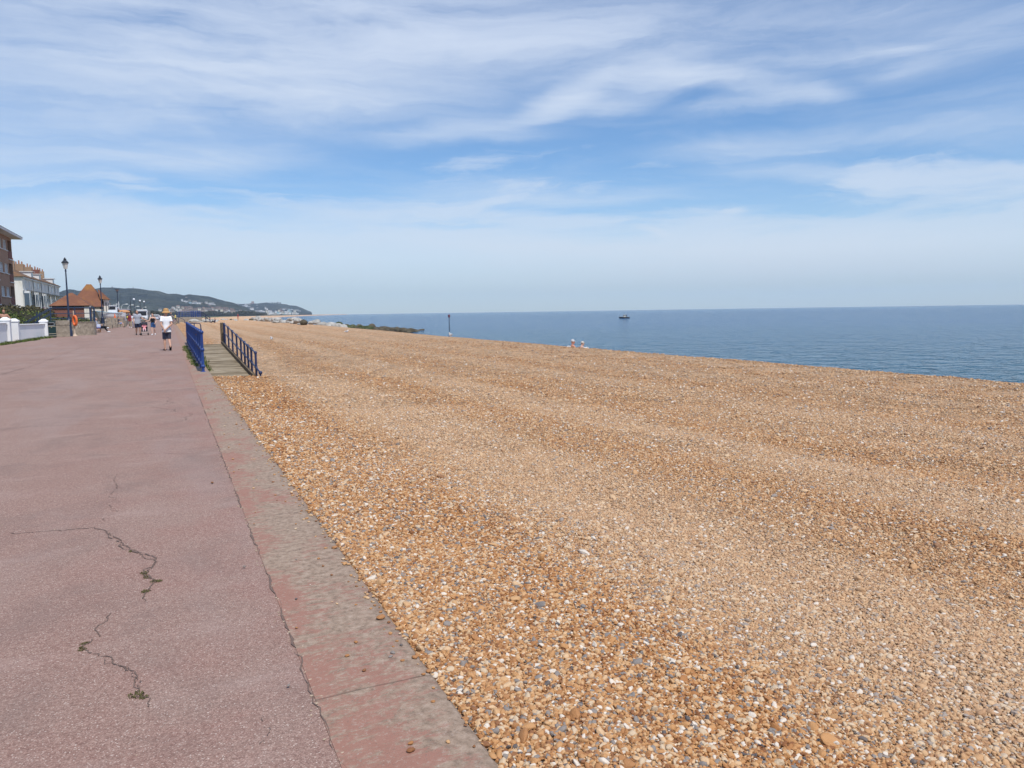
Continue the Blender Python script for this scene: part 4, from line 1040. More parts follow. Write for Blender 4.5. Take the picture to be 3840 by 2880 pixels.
for (x_, sz, lb) in ((2133, .22, 'white bag lying left of the two bathers on the shingle crest'), (2127, .12, 'small white bundle at the far left of the two bathers'), (2196, .26, 'white towel heap right of the two bathers on the shingle crest')):
    v_ = ray(x_, 1301); q = at_depth(x_, 38.6, beach_z); y2 = at_d(x_, 1299.5 if x_ < 2150 else 1303, math.hypot(q.x, q.y)).z
    t = thing('towel' if sz > .25 else 'bag', (q.x, q.y, max(q.z-.05, y2-.16)), 0, lb, 'towel' if sz > .25 else 'bag')
    MB().ball((0, 0, sz*.22), (sz*.6, sz*.4, sz*.24), 12, 8, .7, int(x_)).build('cloth', m_tow, t, True)
# people on the far beach
for (x_, d, H, J, lb, c_, sk) in ((805, 150, 1.7, SIT(-.1), 'person in dark clothes sitting on the shingle beyond the blue ramp railing', paint((.07, .05, .09), .8), SKP),
                         (893, 240, 1.8, None, 'person in red standing by the pale boulders on the far beach', paint((.42, .03, .03), .8), SKP),
                         (970, 300, 1.7, SIT(0), 'person in red sitting near the seaward boulders on the far beach', paint((.45, .05, .05), .8), SKP)):
    q = at_depth(x_, d, beach_z); J = dict(J) if J else {}
    if J: J.update(knL=(-.14, .35, .40), knR=(.14, .35, .40), anL=(-.14, .62, .08), anR=(.14, .62, .08))
    person(q, R(110), H, J, lb, sk, .02, (c_, 'long'), (BLK if 'dark' in lb else c_, 2), BLK, (BRN, 'short'))

# gulls
m_gull = paint((.80, .80, .80), .7); m_gw = paint((.38, .40, .43), .7)
for (x_, y_, lb, s_) in ((1018, 1278, 'white gull standing alone in the middle of the shingle beyond the ramp', 1.0), (1690, 1264, 'white gull standing on the shingle crest below the beacon pole', 1.15), (1300, 1249, 'white gull crouching on the shingle in front of the dark rocks', .9)):
    z_ = -.1
    for _ in range(6): q = at(x_, y_, z_); z_ = beach_z(q.x, q.y)
    t = thing('gull', q, random.uniform(0, 6), lb, 'gull', 'gulls on the shingle'); t.scale = (s_*.72,)*3
    b = MB(); b.ball((0, 0, .20), (.10, .20, .10)); b.tube([(0, .12, .24), (0, .17, .33)], [.06, .045], 8); b.ball((0, .19, .36), (.045, .06, .045)); b.tube([(0, -.15, .21), (0, -.32, .20)], [.05, .015], 8)
    b.build('body', m_gull, t, True)
    MB().ball((.07, -.03, .22), (.045, .20, .075)).build('wing', m_gw, t, True); MB().ball((-.07, -.03, .22), (.045, .20, .075)).build('wing', m_gw, t, True)
    MB().tube([(0, .24, .355), (0, .31, .345)], [.016, .005], 6).build('beak', paint((.7, .45, .05), .5), t)
    MB().tube([(.04, 0, 0), (.04, 0, .14)], .009, 5).tube([(-.04, 0, 0), (-.04, 0, .14)], .009, 5).build('legs', paint((.6, .35, .25), .6), t)
# ------------------------------------------------------------------ apartment block of brown brick at the left edge
def brickmat(a, b, mortar=(.30, .26, .22), sc=1.0):
    m, N = new_mat("brickwork"); P = objc(N)
    s_ = N.n('ShaderNodeSeparateXYZ', {0: P}, out=None); u_ = N.m('ADD', s_.outputs[0], s_.outputs[1])
    v_ = N.n('ShaderNodeCombineXYZ', {0: u_, 1: s_.outputs[2], 2: 0})
    br = N.n('ShaderNodeTexBrick', {'Vector': v_, 'Color1': (*a, 1), 'Color2': (*b, 1), 'Mortar': (*mortar, 1), 'Scale': 2.2*sc, 'Mortar Size': .02})
    c_ = N.mix(N.rng(N.noise(P, .7, 5, .6), .35, .7, 0, .4), br, tuple(x*.75 for x in a))
    finish(N, c_, .9, None, .2); return m
m_br = brickmat((.42, .25, .17), (.36, .215, .145), (.40, .31, .235))
m_brr = brickmat((.24, .075, .05), (.19, .06, .045))
m_slate = paint((.075, .075, .08), .7, .3, 1.5); m_wf = paint((.74, .74, .72), .6, .05, 3); m_cur = paint((.66, .66, .64), .8, .12, 2.5)
m_dark = paint((.02, .022, .028), .3, .2, 3, spec=.6); m_glass = paint((.07, .10, .13), .12, .3, 1.2, spec=.8)
AX = -17.6
yEnd = on_x(60, 1150, AX).y
bA = thing('apartment_block', (AX, yEnd, .1), 0, 'four-storey brown brick apartment block with white windows at the left edge', 'building')
SH = 2.82; top_ = on_x(46, 897, AX).z-.1
LN = 38.0
# wall with real recesses for the loggias and windows: built of strips
def wall_cells(name, mtl, parent, L, H, holes, thick=.3, x0=0.0):
    """facade in the y-z plane at x = x0 facing +x with rectangular openings (y0, y1, z0, z1)"""
    ys = sorted({0.0, -L} | {-h[0] for h in holes} | {-h[1] for h in holes}); zs = sorted({-.5, H} | {h[2] for h in holes} | {h[3] for h in holes}); b = MB()
    for a, c in zip(ys, ys[1:]):
        for e, f in zip(zs, zs[1:]):
            my, mz = -(a+c)/2, (e+f)/2
            if any(h[0] < my < h[1] and h[2] < mz < h[3] for h in holes): continue
            b.box((x0-thick/2, (a+c)/2, (e+f)/2), (thick, c-a, f-e))
    return b.build(name, mtl, parent)
holes = []; wins = []; recs = []
for fl in range(4):
    z0 = .35+fl*SH
    for bay in range(4):
        o = bay*9.3
        if o+8.8 > LN: continue
        recs.append((o+.35, o+2.75, z0+.0, z0+2.3)); wins.append((o+3.35, o+5.5, z0+.95, z0+2.15)); wins.append((o+6.4, o+8.5, z0+.95, z0+2.15))
holes = recs+wins
wall_cells('wall', m_br, bA, LN, top_, holes)
MB().box((-6.5, -LN/2+.15, top_/2-.2), (12.0, LN-.3, top_+.2)).build('inner_wall', m_br, bA) if False else None
MB().box((-6.2, -.16, top_/2-.25), (11.8, .3, top_+.5)).build('end_wall', m_br, bA)
MB().box((-2.4, -LN/2, top_/2-.25), (.2, LN-.7, top_+.4)).build('recess_back', m_brr, bA)
for (a, b_, z0, z1) in wins:
    w = MB(); ym = -(a+b_)/2
    w.box((-.12, ym, z0+.03), (.10, b_-a, .06)).box((-.12, ym, z1-.03), (.10, b_-a, .06)).box((-.12, -a-.03, (z0+z1)/2), (.10, .06, z1-z0-.12)).box((-.12, -b_+.03, (z0+z1)/2), (.10, .06, z1-z0-.12)).box((-.12, ym, (z0+z1)/2), (.08, .05, z1-z0-.12))
    wo = w.build('window', m_wf, bA)
    MB().box((-.20, ym, (z0+z1)/2), (.03, b_-a, z1-z0)).build('curtain', m_cur, wo)
    MB().box((.05, ym, z0-.05), (.16, b_-a+.2, .08)).build('sill', m_wf, wo)
for (a, b_, z0, z1) in recs:
    ym = -(a+b_)/2
    r_ = MB().box((.01, ym, z0+.48), (.06, b_-a, .98)).build('balcony_panel', m_brr, bA); MB().box((.03, ym, z0-.05), (.22, b_-a+.15, .10)).build('ledge', m_wf, r_)
    MB().box((-1.25, ym, z0-.03), (2.1, b_-a, .12)).build('balcony_floor', m_wall, bA)
    MB().box((-2.26, ym, z0+1.1), (.06, b_-a-.4, 2.0)).build('balcony_door', m_dark, bA)
rb = MB(); o_ = 1.15
rb.add([(o_, o_, top_+.25), (o_, -LN-o_, top_+.25), (-12.2-o_, -LN-o_, top_+.25), (-12.2-o_, o_, top_+.25), (-6.1, -5.5, top_+3.4), (-6.1, -LN+5.5, top_+3.4)],
       [(0, 3, 4), (0, 4, 5, 1), (1, 5, 2), (2, 5, 4, 3), (0, 1, 2, 3)])
rb.build('roof', m_slate, bA)
MB().box((-6.1, -LN/2, top_+.11), (12.2+2*o_-.1, LN+2*o_-.1, .26)).build('fascia', m_wf, bA)
MB().box((.42, .42, top_/2+.05), (.08, .08, top_-.3)).build('downpipe', m_dark, bA) if False else None

# ------------------------------------------------------------------ white Victorian terrace
TX = -25.6
yA = on_x(82, 1040, TX).y; yB = on_x(221, 1075, TX).y
zE = on_x(82, 1037, TX).z
m_stu, N = new_mat("white_stucco"); P = pos(N); n1 = N.noise(N.scl(P, (1, 1, .35)), 1.1, 6, .65)
finish(N, N.ramp(n1, [(.35, (.84, .80, .74)), (.55, (.76, .72, .64)), (.7, (.50, .47, .39))]), .85, None, .2)
m_til, N = new_mat("clay_tiles"); P = pos(N); n1 = N.noise(P, .35, 6, .65)
wv = N.noise(N.scl(P, (1, 1, 8)), 3.0, 3, .5)
finish(N, N.mix(N.rng(wv, .4, .6, 0, .4), N.ramp(n1, [(.35, (.12, .075, .05)), (.52, (.165, .10, .062)), (.68, (.23, .12, .06)), (.8, (.15, .12, .085))]), (.13, .08, .05)), .9, N.bump(wv, .4, .05), .15)
m_lead = paint((.16, .16, .16), .6, .2, 2)
nH = 5; LT = (yB-yA); hw_ = LT/nH
labs = ['white stucco terrace house nearest the brown apartment block, with a bay window and arched opening', 'second terrace house from the apartment block, with a white dormer',
        'third terrace house from the apartment block, middle of the row', 'fourth terrace house from the apartment block, with verandah posts', 'last terrace house of the white row, beside the tiled roofs']
for i in range(nH):
    y0 = yA+i*hw_
    t = thing('terrace_house', (TX, y0, .1), 0, labs[i], 'house', 'white terraced houses')
    H_ = zE-.1; D_ = 9.0
    MB().box((-D_/2, hw_/2, H_/2-.2), (D_, hw_-.02, H_+.4)).build('wall', m_stu, t)
    MB().box((.10, hw_/2, H_-.15), (.36, hw_-.04, .28)).box((.06, hw_/2, H_*.735), (.24, hw_-.04, .22)).build('cornice', m_wf, t)
    # upper windows
    for k in (0.3, .72):
        w = MB().box((.035, k*hw_, H_*.87), (.12, 1.15, 1.3)).build('window', m_wf, t); MB().box((.105, k*hw_, H_*.87), (.03, .95, 1.12)).build('pane', m_glass if i % 2 else m_cur, w)
    if i < 3:
        bw_ = MB().prism([(0, .45), (.95, 1.0), (.95, 2.5), (0, 3.05)], H_*.28, H_*.715, 'z').build('bay_window', m_wf, t)
        MB().box((.965, 1.75, H_*.52), (.06, 1.25, H_*.30)).build('pane', m_glass, bw_); MB().prism([(.10, .43), (.86, .90), (.90, .86), (.14, .38)], H_*.37, H_*.67, 'z').build('side_pane', m_glass, bw_)
    vy0 = 3.4 if i < 3 else .5
    bc = MB().box((.75, (vy0+hw_)/2, H_*.31), (1.5, hw_-vy0-.05, .22)).build('balcony', m_wf, t)
    rr2 = MB()
    for q in range(int((hw_-vy0)/.35)): rr2.box((1.45, vy0+.2+q*.35, H_*.31+.5), (.03, .03, .85))
    rr2.box((1.45, (vy0+hw_)/2, H_*.31+.95), (.05, hw_-vy0-.1, .05)); rr2.build('balustrade', m_wf, bc)
    vr = MB().prism([(0, H_*.755), (0, H_*.735), (1.75, H_*.70), (1.75, H_*.715)], vy0-.1, hw_-.02, 'y').build('verandah_roof', m_lead, t)
    ps = MB()
    for q in range(4): ps.box((1.55, vy0+.2+(hw_-vy0-.4)*q/3, H_*.51), (.09, .09, H_*.40))
    ps.build('verandah_posts', m_wf, vr)
    for q in range(3):
        w = MB().box((.04, vy0+.7+(hw_-vy0-1.2)*q/2*.9, H_*.49), (.1, .85, H_*.30)).build('french_window', m_wf, t)
        MB().box((.10, vy0+.7+(hw_-vy0-1.2)*q/2*.9, H_*.49), (.03, .68, H_*.27)).build('pane', m_glass, w)
    a0 = 0 if i else -.45; a1 = hw_ if i < nH-1 else hw_+.45; hr = 2.6; rid0 = 0 if i else 3.2; rid1 = a1 if i < nH-1 else hw_-3.4
    MB().add([(.5, a0, H_+.02), (.5, a1, H_+.02), (-D_-.5, a1, H_+.02), (-D_-.5, a0, H_+.02), (-D_/2, rid0, H_+hr), (-D_/2, rid1, H_+hr)], [(0, 3, 4) if i == 0 else (0, 3, 4), (0, 4, 5, 1), (1, 5, 2), (2, 5, 4, 3), (0, 1, 2, 3)]).build('roof', m_til, t)
    ch = MB().box((-D_/2+.4, hw_-.3 if i < nH-1 else hw_-3.6, H_+hr-.2), (2.8, .95, 2.6)).build('chimney', m_brr if i == 3 else paint((.33, .22, .14), .9, .2, 2), t)
    for q in range(5): MB().lathe([(.16, 0), (.13, .55+.25*(q % 2))], (-D_/2-.7+q*.55, hw_-.3 if i < nH-1 else hw_-3.6, H_+hr+1.1), 8).build('chimney_pot', paint((.36, .17, .10), .9, .2, 2), ch)
    if i in (1, 2, 4):
        dm = MB().box((-1.5, hw_*.5, H_+1.15), (1.9, 2.6, 1.1)).build('dormer', m_wf, t); MB().box((-1.4, hw_*.5, H_+1.77), (2.4, 3.0, .12)).build('dormer_roof', m_wf, dm)
        MB().box((-.53, hw_*.5-.65, H_+1.15), (.06, .9, .8)).box((-.53, hw_*.5+.65, H_+1.15), (.06, .9, .8)).build('dormer_window', m_glass, dm)
    if i: MB().tube([(.28, .05, H_-.3), (.28, .05, .5)], .07, 6).build('downpipe', m_lead, t)

# ------------------------------------------------------------------ tiled pavilions
def roof_pyr(name, x0, x1, y0, y1, ze, zr, rid, parent, over=.35, axis='x'):
    X0, X1, Y0, Y1 = x0-over, x1+over, y0-over, y1+over; cx, cy = (X0+X1)/2, (Y0+Y1)/2; a, b = ((cx-rid/2, cy), (cx+rid/2, cy))
    return MB().add([(X0, Y0, ze), (X1, Y0, ze), (X1, Y1, ze), (X0, Y1, ze), (*a, zr), (*b, zr)], [(0, 1, 5, 4), (1, 2, 5), (2, 3, 4, 5), (3, 0, 4), (3, 2, 1, 0)]).build(name, m_til2, parent)
m_til2, N = new_mat("lichened_clay_tiles"); P = pos(N); n1 = N.noise(P, .6, 6, .6); row = N.noise(N.scl(P, (2, 2, 9)), 2.0, 3, .5); li = N.noise(N.scl(P, (.3, .3, .12)), 1.0, 4, .6)
c_ = N.ramp(n1, [(.3, (.16, .075, .05)), (.55, (.215, .095, .055)), (.75, (.26, .125, .065))]); c_ = N.mix(N.rng(li, .58, .70, 0, .75), c_, (.32, .155, .04)); c_ = N.mix(N.rng(row, .35, .6, .35, 0), c_, (.10, .05, .035))
finish(N, c_, .9, N.bump(row, .5, .05), .15)
def face_y(x_, y_, Y): return on_y(x_, y_, Y)
Yk = 128.0
kL, kR = on_y(183, 1147, Yk), on_y(338, 1150, Yk); kT = on_y(261, 1098, Yk+3.2); kw = kR.x-kL.x
t = thing('kiosk', (kL.x+.35, Yk, .1), 0, 'small brick kiosk with a low orange-tiled roof in front of the larger tiled roof', 'kiosk')
he = kL.z-.1
MB().box((kw/2-.35, 3.2, he/2-.2), (kw-.7, 6.4, he+.4)).build('wall', m_brr, t)
MB().box((kw*.42, -.02, he-.15), (kw*.62, .12, .3)).build('serving_hatch', m_dark, t)
MB().box((kw*.90-.2, -.03, he/2), (kw*.16, .14, he-.1)).build('white_panel', m_stu, t)
roof_pyr('roof', 0, kw-.7, 0, 6.4, he, kT.z-.1, .3, t); MB().box((kw/2-.35, 3.2, he-.06), (kw-.1, 7.0, .1)).build('eaves_board', m_dark, t)
Ym = 140.0
mL, mR = on_y(250, 1150, Ym), on_y(384, 1150, Ym); mT = on_y(333, 1066, Ym+4.4); mw = mR.x-mL.x
t = thing('shelter_building', (mL.x, Ym, .1), 0, 'large cream-walled seafront shelter under a tall steep roof of orange and brown tiles', 'building')
he = mR.z-.1; tp = mT.z-.1; apx = mT.x-mL.x
MB().box((mw/2-.2, 4.4, he/2-.2), (mw-.5, 8.6, he+.4)).build('wall', paint((.42, .39, .32), .85, .1, 1.5), t)
f_ = lambda a, b: (a, b)
# bell-cast roof: steep top, flatter skirt
V = [(-.5, -.4, he), (mw+.1, -.4, he), (mw+.1, 9.2, he), (-.5, 9.2, he)]
r1 = .62; z1 = he+(tp-he)*.45
V += [(apx+(-.5-apx)*r1*.78, 4.4-4.8*r1*.8, z1), (apx+(mw+.1-apx)*r1*1.18, 4.4-4.8*r1*.8, z1), (apx+(mw+.1-apx)*r1*1.18, 4.4+4.8*r1*.8, z1), (apx+(-.5-apx)*r1*.78, 4.4+4.8*r1*.8, z1)]
V += [(apx-.35, 4.4, tp), (apx+.35, 4.4, tp)]
MB().add(V, [(3, 2, 1, 0), (0, 1, 5, 4), (1, 2, 6, 5), (2, 3, 7, 6), (3, 0, 4, 7), (4, 5, 9, 8), (5, 6, 9), (6, 7, 8, 9), (7, 4, 8)]).build('roof', m_til2, t)
MB().box((mw/2-.2, 4.4, he-.07), (mw+.5, 9.4, .1)).build('eaves_board', m_dark, t)
wL, wR = on_y(385, 1121, Ym), on_y(400, 1121, Ym); wing = MB()
gz = on_y(392, 1121, Ym).z-.1; gx0, gx1 = wL.x-mL.x, wR.x-mL.x
wing.add([(gx0, 1.5, -.3), (gx1+.45, 1.5, -.3), (gx1+.45, 6.0, -.3), (gx0, 6.0, -.3), (gx0, 1.5, gz), (gx1-.1, 1.5, gz), (gx1-.1, 6.0, gz), (gx0, 6.0, gz)], [(3, 2, 1, 0), (4, 5, 6, 7), (0, 1, 5, 4), (1, 2, 6, 5), (2, 3, 7, 6), (3, 0, 4, 7)])
wg = wing.build('side_wing', m_stu, t)
for q in range(3): MB().box((gx0+.35+q*.32, 1.47, gz*.62), (.12, .06, gz*.5)).build('louvre', m_lead, wg)
e0, e1 = on_y(373, 1119, Ym).x-mL.x, on_y(405, 1119, Ym).x-mL.x
MB().add([(e0, .9, gz+.02), (e1, .9, gz-.05), (e1, 6.6, gz-.05), (e0, 6.6, gz+.02), (e0-.3, 1.8, gz+1.6), (e0-.3, 5.6, gz+1.6)], [(3, 2, 1, 0), (0, 1, 4), (1, 2, 5, 4), (2, 3, 5), (3, 0, 4, 5)]).build('wing_roof', m_til2, wg)
aw0, aw1 = on_y(345, 1163, Ym-2), on_y(384, 1163, Ym-2)
MB().box(((aw0.x+aw1.x)/2-mL.x, -1.0, aw0.z-.1), (aw1.x-aw0.x, 2.0, .28)).build('awning', paint((.70, .64, .54), .8), t)
# grey boat shed
Yg = 146.0; g0_, g1_ = on_y(352, 1162, Yg), on_y(478, 1162, Yg)
t = thing('boat_shed', (g0_.x, Yg, .1), 0, 'long low grey shed behind the white boat', 'shed')
hs = g0_.z-.1; MB().box(((g1_.x-g0_.x)/2, 2.5, hs/2-.2), (g1_.x-g0_.x, 5, hs+.2)).build('wall', paint((.30, .30, .33), .8, .15, 1), t)
MB().box(((g1_.x-g0_.x)/2, 2.5, hs+.03), (g1_.x-g0_.x+.5, 5.6, .16)).build('roof', paint((.36, .36, .42), .7, .1, 1), t)
for q in range(4): MB().box((1.2+q*(g1_.x-g0_.x)/4, -.03, hs*.55), (1.7, .06, .55)).build('window', m_glass, t)

# boats on the hard standing: bow to the left
def hull(name, loc, L, B, H_, label, mh, ms, cabin=True, rz=0, grp=None, ms2=None):
    t = thing(name, loc, rz, label, 'boat', grp); V = []; Fc = []; ns_ = 14
    prof = [(0.0, 0.0), (.55, .10), (.86, .45), (1.0, 1.0)]
    for i in range(ns_+1):
        u = i/ns_; wdt = B/2*min(1, math.sin(min(u*2.2, 1)*math.pi/2)**.8); x = -L/2+L*u; sheer = H_*(1+.30*(1-u)**2); ke = H_*.35*(1-min(1, u*3))**2
        rake = -(1-u)**3*L*.10
        for s in (1, -1):
            for (a, z) in (prof if s == 1 else prof[::-1]): V.append((x+rake*z, s*a*wdt, ke+(sheer-ke)*z))
    n_ = 8
    for i in range(ns_):
        for k in range(n_-1): Fc.append((i*n_+k, i*n_+k+1, (i+1)*n_+k+1, (i+1)*n_+k))
        Fc.append((i*n_+n_-1, i*n_, (i+1)*n_, (i+1)*n_+n_-1))
        Fc.append((i*n_+3, (i+1)*n_+3, (i+1)*n_+4, i*n_+4))
    Fc.append(tuple(ns_*n_+k for k in range(n_)))
    h = MB().add(V, Fc).build('hull', mh, t)
    MB().tube([(-L/2-L*.09+L*u, B/2*min(1, math.sin(min(u*2.2, 1)*math.pi/2)**.8)*1.01+.0, H_*(1+.30*(1-u)**2)) for u in [q/12 for q in range(13)]], .04, 6).tube([(-L/2-L*.09+L*u, -B/2*min(1, math.sin(min(u*2.2, 1)*math.pi/2)**.8)*1.01, H_*(1+.30*(1-u)**2)) for u in [q/12 for q in range(13)]], .04, 6).build('gunwale', ms2 or ms, t)
    if cabin:
        cb_ = MB().prism([(-L*.16, H_), (-L*.07, H_+.95), (L*.18, H_+.95), (L*.20, H_)], -B*.33, B*.33, 'y').build('cabin', ms, t)
        MB().prism([(-L*.115, H_+.45), (-L*.065, H_+.86), (L*.15, H_+.86), (L*.15, H_+.45)], -B*.34, B*.34, 'y').build('window', m_dark, cb_)
        MB().box((L*.05, 0, H_+1.0), (L*.30, B*.75, .07)).build('cabin_roof', ms, cb_)
    return t
m_bw = paint((.80, .83, .86), .35, .04, 2); m_bb = paint((.45, .66, .80), .4, .05, 2)
q0, q1 = on_y(367, 1180, 122), on_y(474, 1180, 122); zb = on_y(420, 1192, 122).z
bt = hull('fishing_boat', ((q0.x+q1.x)/2, 122, zb-.25), (q1.x-q0.x)*.93, 2.3, .95, 'white and pale blue boat with bow to the left, parked behind the benches', m_bw, m_bw, True, 0, None, m_bb)
MB().box((0, 0, -.35), (3.2, 1.5, .5)).box((-1.0, -1.1, -.4), (.5, .2, .5)).build('trailer', m_dark, bt)
fc = bpy.data.curves.new('lettering', 'FONT'); fc.body = 'SFC'; fc.size = .42; fc.extrude = .006
fo = bpy.data.objects.new('lettering', fc); COL.objects.link(fo); fo.location = (.6, -1.17, .45); fo.rotation_euler = (R(90), 0, 0); fo.parent = bt
fc.materials.append(m_dark)
q0, q1 = on_y(416, 1160, 134), on_y(449, 1160, 134); zb = on_y(430, 1163, 134).z
hull('dinghy', ((q0.x+q1.x)/2, 134, zb-.05), (q1.x-q0.x)*.95, 1.3, .42, 'small white boat raised high above the pale blue boat, bow to the left', m_bw, m_bw, False)
rack = thing('boat_rack', ((q0.x+q1.x)/2, 134, 0), 0, 'grey rack carrying the small white boat', 'rack')
for s in (-1, 1): MB().box((s*.9, 0, zb/2-.1), (.10, 1.2, zb-.1)).build('leg', m_lead, rack)
q = on_y(462, 1166, 134); t = thing('orange_dinghy', (q.x, 134, q.z-.25), 0, 'small faded orange upturned dinghy beside the white raised boat', 'boat')
MB().ball((0, 0, .1), (.95, .45, .30), 12, 8).build('hull', paint((.55, .28, .14), .7), t, True)
rk2 = thing('timber_trestle', (q.x, 134, 0), 0, 'timber trestle under the faded orange dinghy', 'trestle'); MB().box((-.5, 0, q.z/2-.1), (.08, .8, q.z-.3)).box((.5, 0, q.z/2-.1), (.08, .8, q.z-.3)).build('legs', DWOOD, rk2)
q = gnd(420, 1236)
for (x_, y_, z0, lb, c_) in ((436, 1187, 1.12, 'dark red person-sized bin bag behind the bench backs', None),):
    pass

# ------------------------------------------------------------------ white lorry on the promenade
tp_ = at_depth(534, 182, PZ)
t = thing('lorry', tp_, R(-4), 'white lorry with a dark windscreen facing the camera, far down the promenade', 'lorry')
MB().box((0, .9, 1.62), (2.25, 1.8, 2.05), bev=.12).build('cab', m_bw, t); MB().box((0, -.02, 1.95), (1.95, .06, .88), bev=.02).build('windscreen', m_dark, t)
MB().box((0, .02, 2.72), (2.3, .5, .30), bev=.08).build('sun_visor', m_bw, t); MB().box((0, -.05, .92), (1.2, .08, .26), bev=.02).build('grille', m_dark, t)
MB().box((0, .0, .50), (2.3, .35, .32), bev=.05).build('bumper', paint((.28, .30, .32), .6), t); MB().box((0, 4.6, 1.9), (2.3, 5.2, 1.6)).build('load_body', paint((.22, .23, .22), .7), t); MB().box((0, 3.4, .85), (.9, 6.6, .25)).build('chassis', m_dark, t)
for s in (-1, 1):
    MB().box((s*.85, -.07, .92), (.38, .08, .22), bev=.02).build('headlight', paint((.6, .62, .62), .2), t); MB().box((s*1.28, .05, 1.95), (.16, .12, .55), bev=.02).build('mirror', m_dark, t)
    for y_ in (1.1, 5.6):
        w_ = MB(); n1 = 16; w_.prism([(y_+.48*math.cos(2*math.pi*k/n1), .46+.48*math.sin(2*math.pi*k/n1)) for k in range(n1)], s*1.1-.14, s*1.1+.14, 'x'); wo = w_.build('wheel', m_dark, t)
        MB().prism([(y_+.22*math.cos(2*math.pi*k/n1), .46+.22*math.sin(2*math.pi*k/n1)) for k in range(n1)], s*1.12-.15, s*1.12+.15, 'x').build('rim', m_lead, wo)
MB().lathe([(.12, 2.88), (.12, 3.05), (.04, 3.1)], (0, .5, 0), 8).build('beacon', paint((.25, .10, .03), .4), t)
# parked car and far figures by the blue fence beyond the lorry
q = at_depth(584, 290, PZ); t = thing('white_van', q, R(8), 'small white van parked behind a blue fence far down the promenade', 'van')
MB().prism([(-1.9, .35), (-1.9, 1.6), (-1.6, 1.95), (1.0, 1.95), (1.7, 1.2), (2.3, 1.05), (2.35, .35)], -.95, .95, 'y').build('body', m_bw, t); MB().box((0, -.96, 1.45), (2.2, .04, .45)).build('window', m_dark, t)
for s in (-1.2, 1.5): MB().prism([(s+.33*math.cos(2*math.pi*k/12), .33+.33*math.sin(2*math.pi*k/12)) for k in range(12)], -1.0, -.8, 'y').build('wheel', m_dark, t)
def frail(name, p, q, h, lb, n, m=None, solid=False):
    m = m or BLUE
    t = thing(name, p, 0, lb, 'railing'); p, q = Vector(p), Vector(q)
    for i in range(n):
        o = (q-p)*(i/(n-1)); MB().tube([o+Vector((0, 0, -.1)), o+Vector((0, 0, h))], .045, 6).build('post', m, t)
    for z_ in ((.35, .7, 1.0) if not solid else (.2, .4, .6, .8, 1.0)): MB().tube([Vector((0, 0, h*z_)), (q-p)+Vector((0, 0, h*z_))], .032, 6).build('rail', m, t)
    return t
frail('far_railing', at_depth(582, 262, PZ), at_depth(632, 262, PZ), 1.25, 'blue railing crossing the promenade behind the man in the straw hat', 8, None, True)
for (x_, c_, lb) in ((597, (.55, .55, .58), 'distant figure in pale clothes beside the small white van'), (605, (.5, .5, .52), 'distant figure in a white top between two others behind the blue fence'), (613, (.45, .08, .06), 'distant figure in a red top behind the blue fence')):
    q = at_depth(x_, 275, PZ); person(q, R(170), 1.72, {}, lb, SKP, .03, (paint(c_, .8), 'short'), (NAVY, 2), BLK, (BRN, 'short'))

# platform with blue railings running out over the beach, and steps
zt = .42
def bx_thing(name, a, b, z0, z1, m, label, cat):
    t = thing(name, (a[0], a[1], z0), 0, label, cat); MB().box(((b[0]-a[0])/2, (b[1]-a[1])/2, (z1-z0)/2), (b[0]-a[0], b[1]-a[1], z1-z0), bev=.02).build('body', m, t); return t
Yf = 172.0
pxl, pxr = on_y(662, 1195, Yf), on_y(757, 1195, Yf)
ztop = on_y(700, 1189.5, Yf).z
pf_ = thing('beach_platform', (pxl.x, Yf, -1), 0, 'low weathered concrete platform under the long blue railings across the beach', 'platform')
MB().box(((pxr.x-pxl.x)/2, 4, (ztop+1)/2-.0), (pxr.x-pxl.x, 8, ztop+1), bev=.03).build('platform', m_wall, pf_)
frail('platform_railing', (pxl.x, Yf+.2, ztop), (pxr.x, Yf+.2, ztop), 1.15, 'long blue railing on the front of the concrete beach platform', 9)
frail('platform_back_railing', (pxl.x+.5, Yf+7.5, ztop), (pxr.x, Yf+7.5, ztop), 1.15, 'long blue railing on the rear of the concrete beach platform', 8)
gt = thing('blue_gate', (pxr.x-.4, Yf+.4, ztop), 0, 'tall dark blue gate posts at the seaward end of the platform railing', 'gate')
for k in range(5): MB().box((-1.6+k*.42, 0, .65), (.20, .2, 1.3+.1*(k % 2))).build('post', BLUE, gt)
er = on_y(788, 1196, Yf)
h1 = thing('far_handrail', (pxr.x, Yf+.2, ztop), 0, 'blue handrail sloping down from the seaward end of the platform to the shingle', 'handrail')
for dy_ in (0, 1.6):
    for dz_ in (1.1, .6): MB().tube([(0, dy_, dz_), (er.x-pxr.x, dy_, dz_-1.25)], .05, 6).build('rail', BLUED, h1)
    for u in (0, .5, 1): MB().tube([((er.x-pxr.x)*u, dy_, 1.1-1.25*u), ((er.x-pxr.x)*u, dy_, -.4-1.25*u)], .05, 6).build('post', BLUED, h1)
Y2 = 140.0; a_, b_2 = on_y(663, 1186, Y2), on_y(691, 1199, Y2); zt2 = a_.z-1.0
st2 = thing('beach_steps', (a_.x-1.0, Y2, -1), 0, 'concrete steps with a sloping top leading down to the beach behind the bicycle', 'steps')
MB().prism([(0, 0), (0, zt2+1), (1.3, zt2+1), (b_2.x-a_.x+1.2, .85), (b_2.x-a_.x+1.2, 0)], .2, 3.0, 'y').build('flight', m_wall, st2)
h2 = thing('beach_handrail', (a_.x, Y2, zt2), 0, 'thin blue handrail beside the concrete beach steps behind the bicycle', 'handrail')
MB().tube([(-2.0, 0, 1.0), (0, 0, 1.0), (b_2.x-a_.x, 0, b_2.z-zt2)], .05, 6).build('rail', BLUED, h2)
